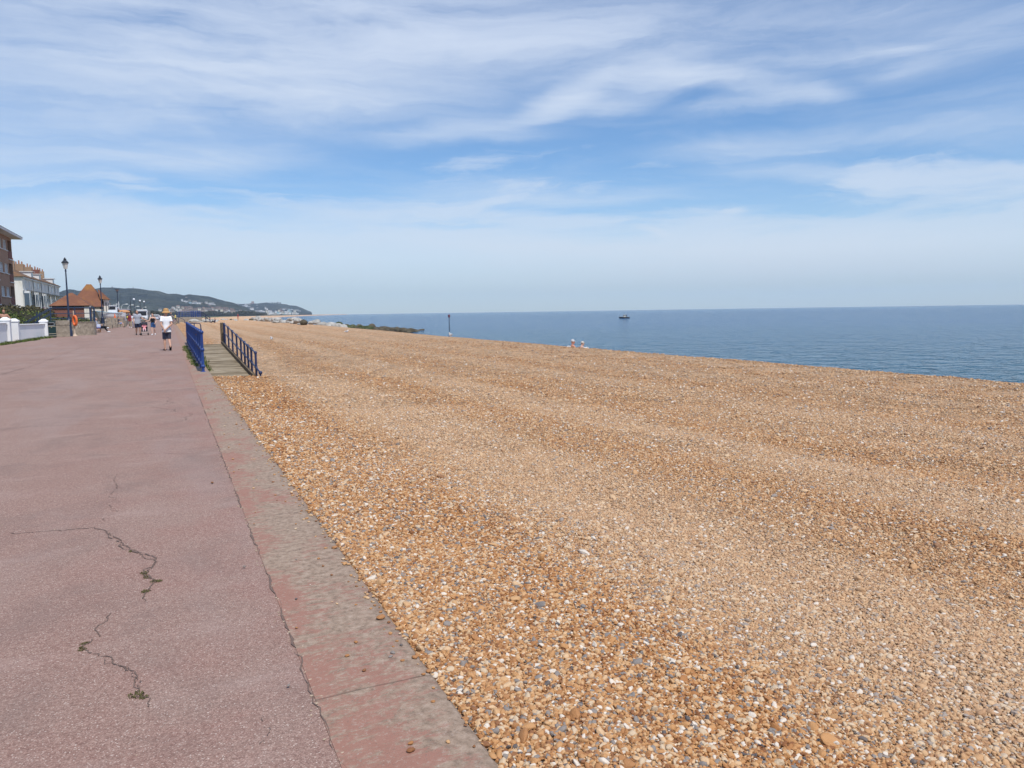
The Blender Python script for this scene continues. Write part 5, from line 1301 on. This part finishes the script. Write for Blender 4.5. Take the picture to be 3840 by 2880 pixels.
for (x_, zz) in ((-1.6, 1.0), (-.6, 1.0), (.2, .9), (b_2.x-a_.x, b_2.z-zt2)): MB().tube([(x_, 0, zz), (x_, 0, zz-1.05)], .05, 6).build('post', BLUED, h2)

# ------------------------------------------------------------------ hedges and shrubs
def leafmat(a, b, c3):
    m, N = new_mat("foliage"); at2 = N.nt.nodes.new('ShaderNodeAttribute'); at2.attribute_name = 'tone'; P = pos(N)
    n1 = N.noise(P, .9, 4, .6); f = N.m('ADD', N.m('MULTIPLY', at2.outputs['Fac'], .6), N.m('MULTIPLY', n1, .4))
    finish(N, N.ramp(f, [(.25, a), (.5, b), (.78, c3)]), .65, None, .25); return m
LF1 = leafmat((.022, .036, .012), (.060, .098, .022), (.16, .185, .040)); LF2 = leafmat((.035, .030, .015), (.09, .085, .035), (.16, .125, .06)); LF3 = leafmat((.05, .055, .045), (.10, .105, .08), (.15, .15, .11))
def leafy(name, blobs, n, size, m, parent=None, seed=1):
    """foliage: many small leaf clumps through the volume of ellipsoid masses"""
    rg = np.random.default_rng(seed); V = []; T = []
    vol = np.array([b[3]*b[4]*b[5] for b in blobs]); cnt = np.maximum(8, (n*vol**.8/np.sum(vol**.8)).astype(int))
    allv = []; tone = []
    for bl, c_ in zip(blobs, cnt):
        d = rg.normal(size=(c_, 3)); d /= np.linalg.norm(d, axis=1)[:, None]; rr_2 = rg.uniform(.55, 1.06, c_)**.6
        p = d*rr_2[:, None]*np.array(bl[3:6])+np.array(bl[:3])
        a = rg.normal(size=(c_, 3)); a /= np.linalg.norm(a, axis=1)[:, None]; b = np.cross(a, rg.normal(size=(c_, 3))); b /= np.linalg.norm(b, axis=1)[:, None]
        s = size*rg.uniform(.5, 1.5, c_)[:, None]
        allv.append(np.stack([p-a*s, p+b*s*.55, p+a*s, p-b*s*.55], 1).reshape(-1, 3)); t_ = np.clip(rg.normal(.5, .2, c_)+rg.normal(0, .12), 0, 1); tone.append(np.repeat(t_, 4))
    Vv = np.concatenate(allv); tn = np.concatenate(tone).astype(np.float32); nf = len(Vv)//4
    me = bpy.data.meshes.new(name); me.vertices.add(len(Vv)); me.vertices.foreach_set('co', Vv.astype(np.float32).ravel()); me.loops.add(nf*4); me.loops.foreach_set('vertex_index', np.arange(nf*4, dtype=np.int32))
    me.polygons.add(nf); me.polygons.foreach_set('loop_start', np.arange(0, nf*4, 4, dtype=np.int32)); me.polygons.foreach_set('loop_total', np.full(nf, 4, dtype=np.int32)); me.update(calc_edges=True)
    me.attributes.new('tone', 'FLOAT', 'POINT').data.foreach_set('value', tn); me.materials.append(m)
    o = bpy.data.objects.new(name, me); COL.objects.link(o)
    if parent is not None: o.parent = parent
    return o
def hedge(name, p0, p1, hgt, wid, m, label, n=9000, size=.10, seed=1):
    rg = random.Random(seed); p0, p1 = Vector(p0), Vector(p1); L = (p1-p0).length; t = thing(name, p0, 0, label, 'hedge'); bl = []; core = MB()
    k = int(L/ (wid*.45))+1; d = (p1-p0)
    for i in range(k+1):
        for r_ in range(2):
            c = d*((i+rg.uniform(-.3, .3))/k); h_ = hgt*rg.uniform(.80, 1.04)
            bl.append((c.x+rg.uniform(-.3, .3)*wid, c.y, h_*.5, wid*rg.uniform(.42, .6), wid*rg.uniform(.42, .62), h_*.5))
    for b in bl: core.ball(b[:3], (b[3]*.80, b[4]*.80, b[5]*.86), 10, 7, .3, i)
    core.build('branches', paint((.03, .03, .018), .95, .3, 3), t, True); leafy('foliage', bl, n, size, m, t, seed); return t
hedge('shrub_bed', (-11.9, 56, .1), (-11.6, 80, .1), 2.1, 2.8, LF1, 'low dense green shrubs spilling behind the white garden wall', 26000, .075, 3)
hedge('shrub_bed', (-11.0, 82, .2), (-10.6, 112, .2), 1.45, 2.8, LF1, 'low green shrubs behind the landing railing and the benches', 22000, .08, 4)
hedge('tall_hedge', (-15.4, 84, .1), (-15.6, 124, .1), 2.95, 2.6, LF2, 'taller brownish hedge between the green shrubs and the white terrace', 26000, .10, 5)
q = on_y(160, 1150, 170); hedge('flowering_shrub', (q.x-1.5, 170, .1), (q.x+3, 170, .1), 3.6, 2.2, leafmat((.10, .03, .05), (.35, .06, .14), (.5, .12, .22)), 'pink flowering shrub in front of the white terrace', 5000, .10, 6)
q = on_y(262, 1084, 330)
def tree(name, loc, h, w_, m, label, n=3000, size=.25, seed=1, grp=None):
    rg = random.Random(seed); t = thing(name, loc, 0, label, 'tree', grp); MB().tube([(0, 0, 0), (.1, 0, h*.3), (0, .1, h*.6)], [h*.04, h*.03, h*.012], 7).tube([(.1, 0, h*.3), (w_*.25, 0, h*.6)], [h*.02, h*.008], 5).tube([(.1, 0, h*.3), (-w_*.25, .1, h*.6)], [h*.02, h*.008], 5).build('trunk', DWOOD, t)
    bl = [(rg.uniform(-.32, .32)*w_, rg.uniform(-.32, .32)*w_, h*rg.uniform(.42, .85), w_*rg.uniform(.16, .30), w_*rg.uniform(.16, .3), h*rg.uniform(.10, .17)) for _ in range(11)]
    leafy('crown', bl, n, size, m, t, seed); return t
# ------------------------------------------------------------------ rock groynes
def rockmat(a, b, c3, nm):
    m, N = new_mat(nm); P = pos(N); n1 = N.noise(P, 1.3, 6, .65)
    finish(N, N.ramp(n1, [(.3, a), (.5, b), (.72, c3)]), .85, N.bump(n1, .8, .12), .2); return m
RW = rockmat((.20, .19, .17), (.38, .365, .33), (.55, .53, .49), 'pale_boulder'); RB = rockmat((.035, .03, .02), (.085, .07, .045), (.15, .13, .085), 'wet_brown_rock'); RG = rockmat((.02, .03, .012), (.06, .075, .03), (.16, .15, .09), 'weedy_rock')
def boulder(p, r, m, label, grp, seed):
    rg = random.Random(seed); bm = bmesh.new(); bmesh.ops.create_icosphere(bm, subdivisions=2, radius=1.0)
    sx, sy, sz = r*rg.uniform(.9, 1.4), r*rg.uniform(.75, 1.1), r*rg.uniform(.55, .85); planes = [Vector((rg.gauss(0, 1), rg.gauss(0, 1), rg.gauss(0, 1))).normalized() for _ in range(9)]
    for v in bm.verts:
        c = v.co.normalized(); m_ = min([1.0]+[.78/max(c.dot(pl), 1e-3) for pl in planes if c.dot(pl) > .78]); c = c*m_*(1+.08*noise.noise(c*2.3+Vector((seed, 0, 0)))); v.co = Vector((c.x*sx, c.y*sy, c.z*sz))
    me = bpy.data.meshes.new('boulder'); bm.to_mesh(me); bm.free(); me.materials.append(m)
    o = bpy.data.objects.new('boulder', me); COL.objects.link(o); o.location = p; o.rotation_euler = (0, 0, rg.uniform(0, 6.28)); return tag(o, label, 'boulder', grp)
G1 = 'pale boulders along the seaward edge of the shingle'; G2 = 'dark wet rocks of the groyne reaching into the sea'; G3 = 'weed-covered rocks at the landward end of the groyne'
rg = random.Random(11); sd = 0
# pale boulders along the crest
for i in range(104):
    u = rg.random()**1.1; y_ = 101+u*160; x_ = 16.6+shift(y_)+rg.uniform(-1.5, 1.6)+u*5.5; r_ = rg.uniform(.26, .56)*(1+.7*u); z_ = beach_z(x_, y_)+r_*rg.uniform(.1, 1.1); sd += 1
    q = Vector((x_, y_, max(z_, -.3))); boulder(q, r_, RW if rg.random() < .95 else RB, 'pale grey boulder in the line of rocks along the seaward edge of the shingle', G1, sd)
A_, B_ = Vector((17.5, 98, 0)), at(1566, 1236, SEA_Z); tops = [(1180, 1207), (1230, 1208), (1290, 1215), (1350, 1219), (1420, 1222), (1480, 1227), (1520, 1232), (1570, 1236)]
for i in range(166):
    u = (i+rg.random())/166; c = A_.lerp(Vector((B_.x, B_.y, 0)), u); n_ = (B_-A_); n_.z = 0; n_ = Vector((n_.y, -n_.x, 0)).normalized()
    xs = project_x = None
    v = CM.transposed() @ (c-Vector((0, 0, EYE))); px_s = 1920+3.75*v.x/-v.z*F_PX; ty = lerp_tab(px_s, tops); ztop_ = at_d(px_s, ty, math.hypot(c.x, c.y)).z
    r_ = rg.uniform(.6, 1.05)*(1-.25*u); off = rg.uniform(-2.4, 2.4); z_ = ztop_-r_*.30-abs(off)*.30-rg.random()*.4
    gr_ = u < .26; pale = u < .09
    sd += 1; boulder(c+n_*off+Vector((0, 0, max(z_, SEA_Z-.2))), r_, RW if pale else (RG if gr_ and rg.random() < .75 else RB), 'pale grey boulder in the line of rocks along the seaward edge of the shingle' if pale else ('green weed-covered rock where the groyne leaves the beach' if gr_ else 'dark wet brown rock of the groyne reaching into the sea'), G1 if pale else (G3 if gr_ else G2), sd)
core = MB()
V = []
for i in range(13):
    u = i/12; c = A_.lerp(Vector((B_.x, B_.y, 0)), u); v = CM.transposed() @ (c-Vector((0, 0, EYE))); px_s = 1920+3.75*v.x/-v.z*F_PX; zt_ = at_d(px_s, lerp_tab(px_s, tops), math.hypot(c.x, c.y)).z-1.3
    V += [c+n_*4.0+Vector((0, 0, -3.2)), c+n_*1.2+Vector((0, 0, max(zt_, -3.0))), c-n_*1.2+Vector((0, 0, max(zt_, -3.0))), c-n_*4.0+Vector((0, 0, -3.2))]
core.add(V, [(i*4+k, i*4+k+1, i*4+k+5, i*4+k+4) for i in range(12) for k in range(3)])
tag(core.build('rubble_bank', RB), kind='structure')
# flat pale slabs and rubble by the platform
for i, (x_, y_, w_, lb) in enumerate(((729, 1209, 1.9, 'leftmost pale rubble heap below the blue platform railing'), (762, 1208, 2.1, 'middle flat pale slab on the shingle below the platform'), (783, 1208, 2.0, 'rightmost flat pale slab on the shingle below the platform'))):
    z_ = .1
    for _ in range(6): q = at(x_, y_, z_); z_ = beach_z(q.x, q.y)
    o = boulder(Vector((q.x, q.y, q.z+.15)), w_*.75, RW, lb, 'pale stones below the platform', 700+i); o.scale = (1.15, .8, .52); o.rotation_euler = (0, 0, .4)
for i in range(24):
    x_ = rg.uniform(690, 960); y_ = rg.uniform(1199, 1204)
    z_ = .3
    for _ in range(6): q = at(x_, y_, z_); z_ = beach_z(q.x, q.y)
    if q.y > 400 or q.y < 0: continue
    boulder(q, rg.uniform(.35, .9), RW if rg.random() < .6 else RB, 'small scattered stone on the shingle between the platform and the boulder line', 'scattered stones on the far shingle', 800+i)

# ------------------------------------------------------------------ beacon pole, boat at sea
q = at(1685, 1237, SEA_Z); h_ = at_d(1685, 1179, math.hypot(q.x, q.y)).z-SEA_Z
t = thing('beacon_pole', (q.x, q.y, SEA_Z), 0, 'dark beacon pole with a red top mark standing in the sea', 'beacon')
MB().tube([(0, 0, -1), (0, 0, h_-.5)], [.12, .07], 8).build('pole', paint((.03, .03, .035), .7), t, True); MB().lathe([(.22, h_-.75), (.24, h_-.70), (.24, h_-.10), (.05, h_)], n=10).build('topmark', paint((.16, .03, .045), .6), t)
q = at(2341, 1193.5, SEA_Z); d_b = math.hypot(q.x, q.y)
t = hull('motor_boat', (q.x, q.y, SEA_Z-.15), 4.9, 1.9, .75, 'small dark-hulled motor boat with a cream cabin out on the sea', paint((.025, .03, .05), .5), paint((.66, .62, .52), .5), False, -YAW*.7)
wh = MB().box((-.0, 0, 1.25), (1.1, 1.1, 1.1), bev=.06).build('wheelhouse', paint((.66, .62, .52), .5), t); MB().box((-.30, -.56, 1.45), (.3, .04, .45)).box((.25, -.56, 1.45), (.3, .04, .45)).build('window', m_dark, wh); MB().box((.1, 0, 1.84), (1.5, 1.3, .08)).build('canopy', paint((.7, .66, .58), .5), wh)
MB().tube([(0, 0, 1.8), (0, 0, 2.6)], .03, 5).build('mast', m_lead, t)
bq = person((q.x+1.1, q.y-.4, SEA_Z+.35), R(100), 1.65, {}, 'dark figure standing in the stern of the small motor boat', SKP, .03, (BLK, 'long'), (BLK, 2), BLK, (BRN, 'short'))

# ------------------------------------------------------------------ hills
m_hill, N = new_mat("wooded_hillside"); P = pos(N)
n1 = N.noise(P, .012, 6, .65); n2 = N.voro(N.scl(P, (1, 1, 1.5)), .07, 'Distance'); n3 = N.noise(P, .003, 3, .5)
c_ = N.ramp(n1, [(.36, (.011, .014, .014)), (.5, (.034, .040, .032)), (.64, (.085, .090, .062))]); c_ = N.mix(N.rng(n2, .2, .9, 0, .5), c_, (.016, .026, .016)); c_ = N.mix(N.rng(n3, .5, .65, 0, .35), c_, (.075, .075, .04))
finish(N, c_, .95, N.bump(n2, 1.0, 12, N.bump(n1, 1, 30)), .05)
def hz_y(x): return 1187.0-(x-633)*(1187-1152)/(3034-633)
class Hill:
    def __init__(s, name, ridge, d0, d1, base_up, xs, seed, steps=22):
        s.r, s.d0, s.d1, s.b = ridge, d0, d1, base_up; V = []; ny = steps
        for j in range(ny+5):
            for x in xs:
                if j <= ny:
                    t_ = j/ny; p = s.pt(x, t_)
                else:
                    p = s.pt(x, 1.0); k = (j-ny)/4; dr_ = Vector((p.x, p.y, 0)).normalized(); p = Vector((p.x, p.y, 0))+dr_*900*k+Vector((0, 0, max(-3, p.z*(1-k*1.1))))
                nz = noise.noise(Vector((p.x*.012, p.y*.012, seed)))*7+noise.noise(Vector((p.x*.045, p.y*.045, seed)))*4
                V.append(p+Vector((0, 0, nz*(0 if j == 0 else (.30 if j == ny else 1.1)))))
        n = len(xs); Fc = [(j*n+i, j*n+i+1, (j+1)*n+i+1, (j+1)*n+i) for j in range(ny+4) for i in range(n-1)]
        s.o = mesh_obj(name, V, Fc, m_hill, smooth=True); tag(s.o, kind='structure')
    def dist(s, t_): return s.d0+(s.d1-s.d0)*t_
    def up(s, x, t_):
        R_ = max(hz_y(x)-lerp_tab(x, s.r), s.b+.3); return s.b+(R_-s.b)*(t_**.85)
    def pt(s, x, t_): return at_d(x, hz_y(x)-s.up(x, t_), s.dist(t_))
    def on(s, x, y):
        lo, hi = 0., 1.; want = hz_y(x)-y
        for _ in range(30):
            m_ = (lo+hi)/2
            if s.up(x, m_) < want: lo = m_
            else: hi = m_
        return s.pt(x, lo)
xs = list(np.arange(-500, 1000, 7.0))
rid1 = [(-500, 1060), (0, 1080), (200, 1095), (226, 1093), (245, 1086), (262, 1083), (280, 1085), (295, 1090), (340, 1086), (362, 1083), (383, 1079), (424, 1078), (470, 1081), (481, 1079), (520, 1083), (560, 1090), (600, 1094), (631, 1103), (660, 1101), (689, 1107), (711, 1103), (740, 1107), (783, 1112), (820, 1123), (850, 1132), (881, 1139), (920, 1152), (960, 1168), (1000, 1177)]
rid2 = [(760, 1150), (820, 1145), (860, 1140), (881, 1139), (905, 1140), (943, 1137), (960, 1138), (985, 1135), (1000, 1134), (1020, 1137), (1051, 1139), (1080, 1144), (1100, 1147), (1110, 1147), (1130, 1154), (1150, 1163), (1165, 1171), (1170, 1177)]
h2o = Hill('headland', rid2, 3700, 4750, 3.0, list(np.arange(780, 1174, 5.0)), 5.)
h1o = Hill('wooded_hill', rid1, 2100, 3050, 6.0, xs, 1.)
def mast(x, y, d, lb):
    p = at_d(x, y, d); t = thing('radio_mast', (p.x, p.y, p.z-42), 0, lb, 'mast'); MB().lathe([(2.2, 0), (.6, 40)], n=4).box((0, 0, 35), (4, 4, 3)).build('lattice', paint((.2, .2, .22), .7), t)
mast(420, 1070, 3040, 'left of two thin masts on the hilltop'); mast(499, 1073, 3040, 'right of two thin masts on the hilltop')

# ------------------------------------------------------------------ the far town
HW = [paint((.80, .79, .77), .8, .05, .3), paint((.68, .62, .50), .8, .05, .3), paint((.34, .26, .225), .85, .1, .3), paint((.42, .58, .62), .8, .05, .3), paint((.58, .55, .50), .8, .05, .3)]
HR = [paint((.15, .105, .09), .9, .15, .3), paint((.13, .12, .12), .9, .15, .3), paint((.21, .125, .10), .9, .15, .3), paint((.45, .44, .43), .9, .1, .3)]
wn_ = paint((.05, .06, .08), .3)
cols_w = ['white', 'cream', 'brown brick', 'pale blue', 'buff']; cols_r = ['brown tiled', 'grey slate', 'red tiled', 'pale flat']
used_lb = {}
def house(p, w_, h, wc, rc, where, flat=False, rz=None):
    d = Vector((p.x, p.y, 0)).normalized(); rz = (-math.atan2(d.x, d.y)+random.uniform(-.35, .35)) if rz is None else rz
    lb = f"{cols_w[wc]} house with a {cols_r[rc]} roof {where}"
    if lb in used_lb: pass
    used_lb[lb] = used_lb.get(lb, 0)+1
    t = thing('far_house', (p.x, p.y, p.z), rz, lb, 'house', lb+' (alike)'); dp = min(w_*.7, 11); ze = h*(.66 if not flat else .94)
    MB().box((0, dp/2, ze/2-1.5), (w_, dp, ze+3)).build('wall', HW[wc], t)
    if flat: MB().box((0, dp/2, ze+.25), (w_+.8, dp+.8, .5)).build('roof', HR[rc], t)
    else: MB().add([(-w_/2-.4, -.5, ze), (w_/2+.4, -.5, ze), (w_/2+.4, dp+.5, ze), (-w_/2-.4, dp+.5, ze), (-w_*.32, dp/2, h), (w_*.32, dp/2, h)], [(3, 2, 1, 0), (0, 1, 5, 4), (1, 2, 5), (2, 3, 4, 5), (3, 0, 4)]).build('roof', HR[rc], t)
    nw = max(2, int(w_/4)); wb = MB()
    for q in range(nw):
        for z_ in ((ze*.3, ze*.72) if ze > 4.5 else (ze*.5,)): wb.box((-w_/2+w_*(q+.5)/nw, -.05, z_), (w_/nw*.42, .12, 1.3))
    wo = wb.build('windows', wn_, t)
    return t
# hillside terraces (x, y of the foot, width px, height px)
for (x, y, w, h, wc, rc, fl) in [(683, 1128, 6, 5, 0, 3, 1), (692, 1130, 5, 4, 0, 1, 0), (701, 1134, 8, 5, 0, 3, 1), (711, 1128, 7, 4, 1, 0, 0), (714, 1136, 7, 5, 3, 1, 0), (726, 1132, 6, 4, 1, 0, 0), (724, 1138, 7, 5, 0, 1, 0),
      (744, 1141, 17, 6, 0, 3, 1), (757, 1138, 6, 4, 1, 1, 0), (774, 1137, 9, 6, 4, 1, 0), (768, 1140, 6, 3, 0, 0, 0), (793, 1141, 17, 5, 0, 3, 1), (800, 1143, 13, 4, 0, 1, 0), (699, 1118, 6, 4, 4, 2, 0), (785, 1147, 12, 3, 2, 2, 0), (735, 1131, 5, 3, 4, 2, 0)]:
    p = h1o.on(x, y); s_ = math.hypot(p.x, p.y)/F_PX/3.75; house(p, w*s_*1.05, h*s_*1.15, wc, rc, 'among the trees halfway up the wooded hill', fl)
for (x, y, w, h, wc, rc, fl) in [(650, 1156, 9, 6, 0, 0, 0), (668, 1152, 12, 6, 4, 2, 0), (684, 1156, 7, 6, 1, 2, 0), (700, 1160, 14, 8, 2, 2, 0), (714, 1157, 15, 7, 2, 0, 0), (728, 1163, 12, 6, 2, 0, 0), (745, 1160, 14, 6, 1, 0, 0), (764, 1160, 8, 7, 1, 2, 0), (774, 1164, 8, 9, 4, 0, 0),
      (785, 1163, 7, 8, 1, 0, 0), (797, 1163, 10, 9, 4, 2, 0), (818, 1157, 22, 6, 2, 0, 0), (845, 1158, 18, 5, 2, 0, 0), (600, 1163, 10, 5, 4, 1, 0), (625, 1166, 14, 6, 4, 3, 1), (641, 1166, 9, 5, 0, 3, 1)]:
    p = h1o.on(x, y); p = at_d(x, y, 2050); s_ = 2050/F_PX/3.75; house(Vector((p.x, p.y, p.z)), w*s_*1.02, h*s_*1.2, wc, rc, 'at the foot of the wooded hill', fl, None)
rgh = random.Random(5)
row = [(722, 1169, 13, 7, 0, 1, 0), (845, 1170, 24, 8, 1, 3, 1), (862, 1170, 16, 7, 0, 1, 1), (872, 1173, 12, 8, 3, 3, 1), (885, 1172, 10, 7, 0, 1, 0), (893, 1173, 10, 6, 3, 3, 1), (901, 1170, 9, 7, 1, 0, 0), (858, 1164, 10, 4, 0, 1, 0), (912, 1178, 24, 5, 4, 1, 1), (925, 1171, 12, 5, 4, 1, 0),
       (952, 1176, 12, 6, 4, 1, 0), (963, 1176, 11, 9, 1, 1, 0), (968, 1169, 11, 5, 0, 1, 0), (978, 1176, 12, 10, 0, 3, 0), (989, 1177, 10, 9, 0, 3, 0), (1003, 1176, 9, 10, 0, 1, 0), (1012, 1177, 12, 11, 0, 3, 0), (1021, 1176, 8, 8, 0, 1, 0), (1033, 1177, 18, 5, 4, 3, 1),
       (1049, 1176, 8, 6, 0, 2, 0), (1058, 1175, 12, 9, 2, 2, 0), (1072, 1176, 12, 7, 0, 3, 0), (1086, 1176, 12, 5, 0, 1, 0), (1104, 1176, 16, 5, 0, 3, 0), (1117, 1176, 6, 3, 0, 1, 0), (940, 1160, 7, 6, 0, 1, 0), (948, 1159, 7, 6, 0, 1, 0), (995, 1156, 4, 6, 0, 1, 0), (1001, 1160, 7, 4, 0, 3, 1)]
for (x, y, w, h, wc, rc, fl) in row:
    D = 2300 if x < 940 else 3000; p = at_d(x, y, D); s_ = D/F_PX/3.75; house(p, w*s_, h*s_*1.2, wc, rc, 'along the shore of the far bay', fl)
for (x, y, w, h, wc, rc, fl) in [(891, 1147, 7, 6, 0, 1, 0), (886, 1144, 4, 3, 0, 1, 0), (912, 1149, 8, 4, 0, 1, 0), (922, 1149, 10, 4, 0, 3, 1), (929, 1143, 20, 3, 0, 3, 1), (936, 1150, 9, 3, 0, 1, 0), (944, 1141, 9, 4, 2, 2, 0), (966, 1156, 6, 3, 4, 1, 0), (964, 1147, 5, 3, 0, 1, 0), (1064, 1164, 9, 5, 0, 3, 0), (1072, 1163, 8, 5, 0, 1, 0), (1084, 1163, 7, 5, 0, 1, 0), (1093, 1164, 9, 4, 0, 3, 1), (1108, 1166, 20, 4, 4, 3, 1), (1120, 1168, 12, 3, 4, 3, 1), (1054, 1163, 5, 5, 2, 2, 0)]:
    p = h2o.on(x, y); s_ = math.hypot(p.x, p.y)/F_PX/3.75; house(p, w*s_, h*s_*1.25, wc, rc, 'on the slope of the far headland', fl)
p = h2o.on(948, 1137); t = thing('water_tower', (p.x, p.y, p.z-5), 0, 'squat round tower on the skyline of the headland', 'tower'); MB().lathe([(8, 0), (8, 12), (6, 17)], n=12).build('drum', HW[2], t)
rf = random.Random(21)
for i in range(46):
    x = rf.uniform(640, 880); y = rf.uniform(1160, 1175); p = at_d(x, y, rf.uniform(1750, 2050)); s_ = 1900/F_PX/3.75
    house(p, rf.uniform(7, 14)*s_, rf.uniform(5, 7.5)*s_, rf.choice((2, 2, 4, 1, 0)), rf.choice((0, 0, 2, 1)), 'in the crowded quarter below the wooded hill')
for i in range(44):
    x = rf.uniform(850, 1105); y = 1177-abs(rf.gauss(0, 5)); p = at_d(x, y, 2950); s_ = 2950/F_PX/3.75
    house(p, rf.uniform(5, 10)*s_, rf.uniform(4, 7.5)*s_, rf.choice((0, 0, 1, 4, 3)), rf.choice((1, 3, 0, 3)), 'in the village by the far beach', rf.random() < .3)
gp = 0
for (x, y) in ((1003, 1132), (1012, 1133), (1021, 1131), (1029, 1132), (1036, 1133), (1042, 1130), (1051, 1132)):
    p = at_d(x, y+6, 4740); s_ = 4740/F_PX/3.75
    tree('skyline_tree', (p.x, p.y, p.z-9), 9.5*s_, 4*s_, LF3, 'slender tree standing on the skyline of the far headland', 110, 2.4, x, 'slender trees on the headland skyline')
# tree belt in front of the town and along the shore road
def wood(name, xs_, D, ytop, ybot, n, size, seed, m=LF3):
    rg2 = random.Random(seed); bl = []; s_ = D/F_PX/3.75
    for x in np.arange(xs_[0], xs_[1], 3.0):
        yt = lerp_tab(x, ytop)+rg2.uniform(-1.5, 2.2); p = at_d(x, yt, D*rg2.uniform(.93, 1.07)); pb_ = at_d(x, lerp_tab(x, ybot), D); hh_ = max(p.z-pb_.z, 2.)
        bl.append((p.x, p.y, p.z-hh_*.5, 3.4*s_, 3.4*s_, hh_*.52))
    o = leafy(name, bl, n, size, m, None, seed); c = MB()
    for b in bl: c.ball(b[:3], (b[3]*.85, b[4]*.85, b[5]*.9), 8, 6)
    v0 = len(o.data.vertices)
    co = c.build('wood_core', m, o, True)
    return tag(o, kind='stuff')
wood('distant_wood', (560, 1000), 1500, [(560, 1166), (640, 1170), (700, 1170), (740, 1172), (800, 1166), (840, 1172), (880, 1172), (905, 1166), (950, 1170), (1000, 1177)], [(560, 1181), (1000, 1181)], 16000, 1.5, 3)
wood('shore_wood', (330, 620), 650, [(330, 1160), (420, 1160), (500, 1168), (560, 1166), (600, 1170), (620, 1172)], [(330, 1189), (620, 1187)], 14000, .75, 4)
# dark breakwater and spit in the bay
q0, q1 = at(1008, 1183, -2.3), at(1062, 1187, SEA_Z)
t = thing('breakwater', at(1010, 1184.5, SEA_Z), 0, 'low dark breakwater lying off the far beach', 'breakwater'); q1 = at(1060, 1187.5, SEA_Z)-at(1010, 1184.5, SEA_Z)
MB().tube([(0, 0, 0), q1*.5+Vector((0, 0, 0)), q1], [3.0, 2.2, .6], 6).build('rocks', RB, t)
# ------------------------------------------------------------------ haze: the sea air out to the headland
m_hz, N = new_mat("sea_haze")
hv = N.n('ShaderNodeVolumePrincipled', {'Color': (0.66, 0.82, 1.0, 1), 'Density': HAZE_D, 'Anisotropy': 0.0})
N.n('ShaderNodeOutputMaterial', {'Volume': hv}, out=None)
hb = MB().box((0, 0, (HAZE_TOP-5.0)/2), (15000, 15000, HAZE_TOP+5.0)).build('haze', m_hz)
tag(hb, kind='stuff')
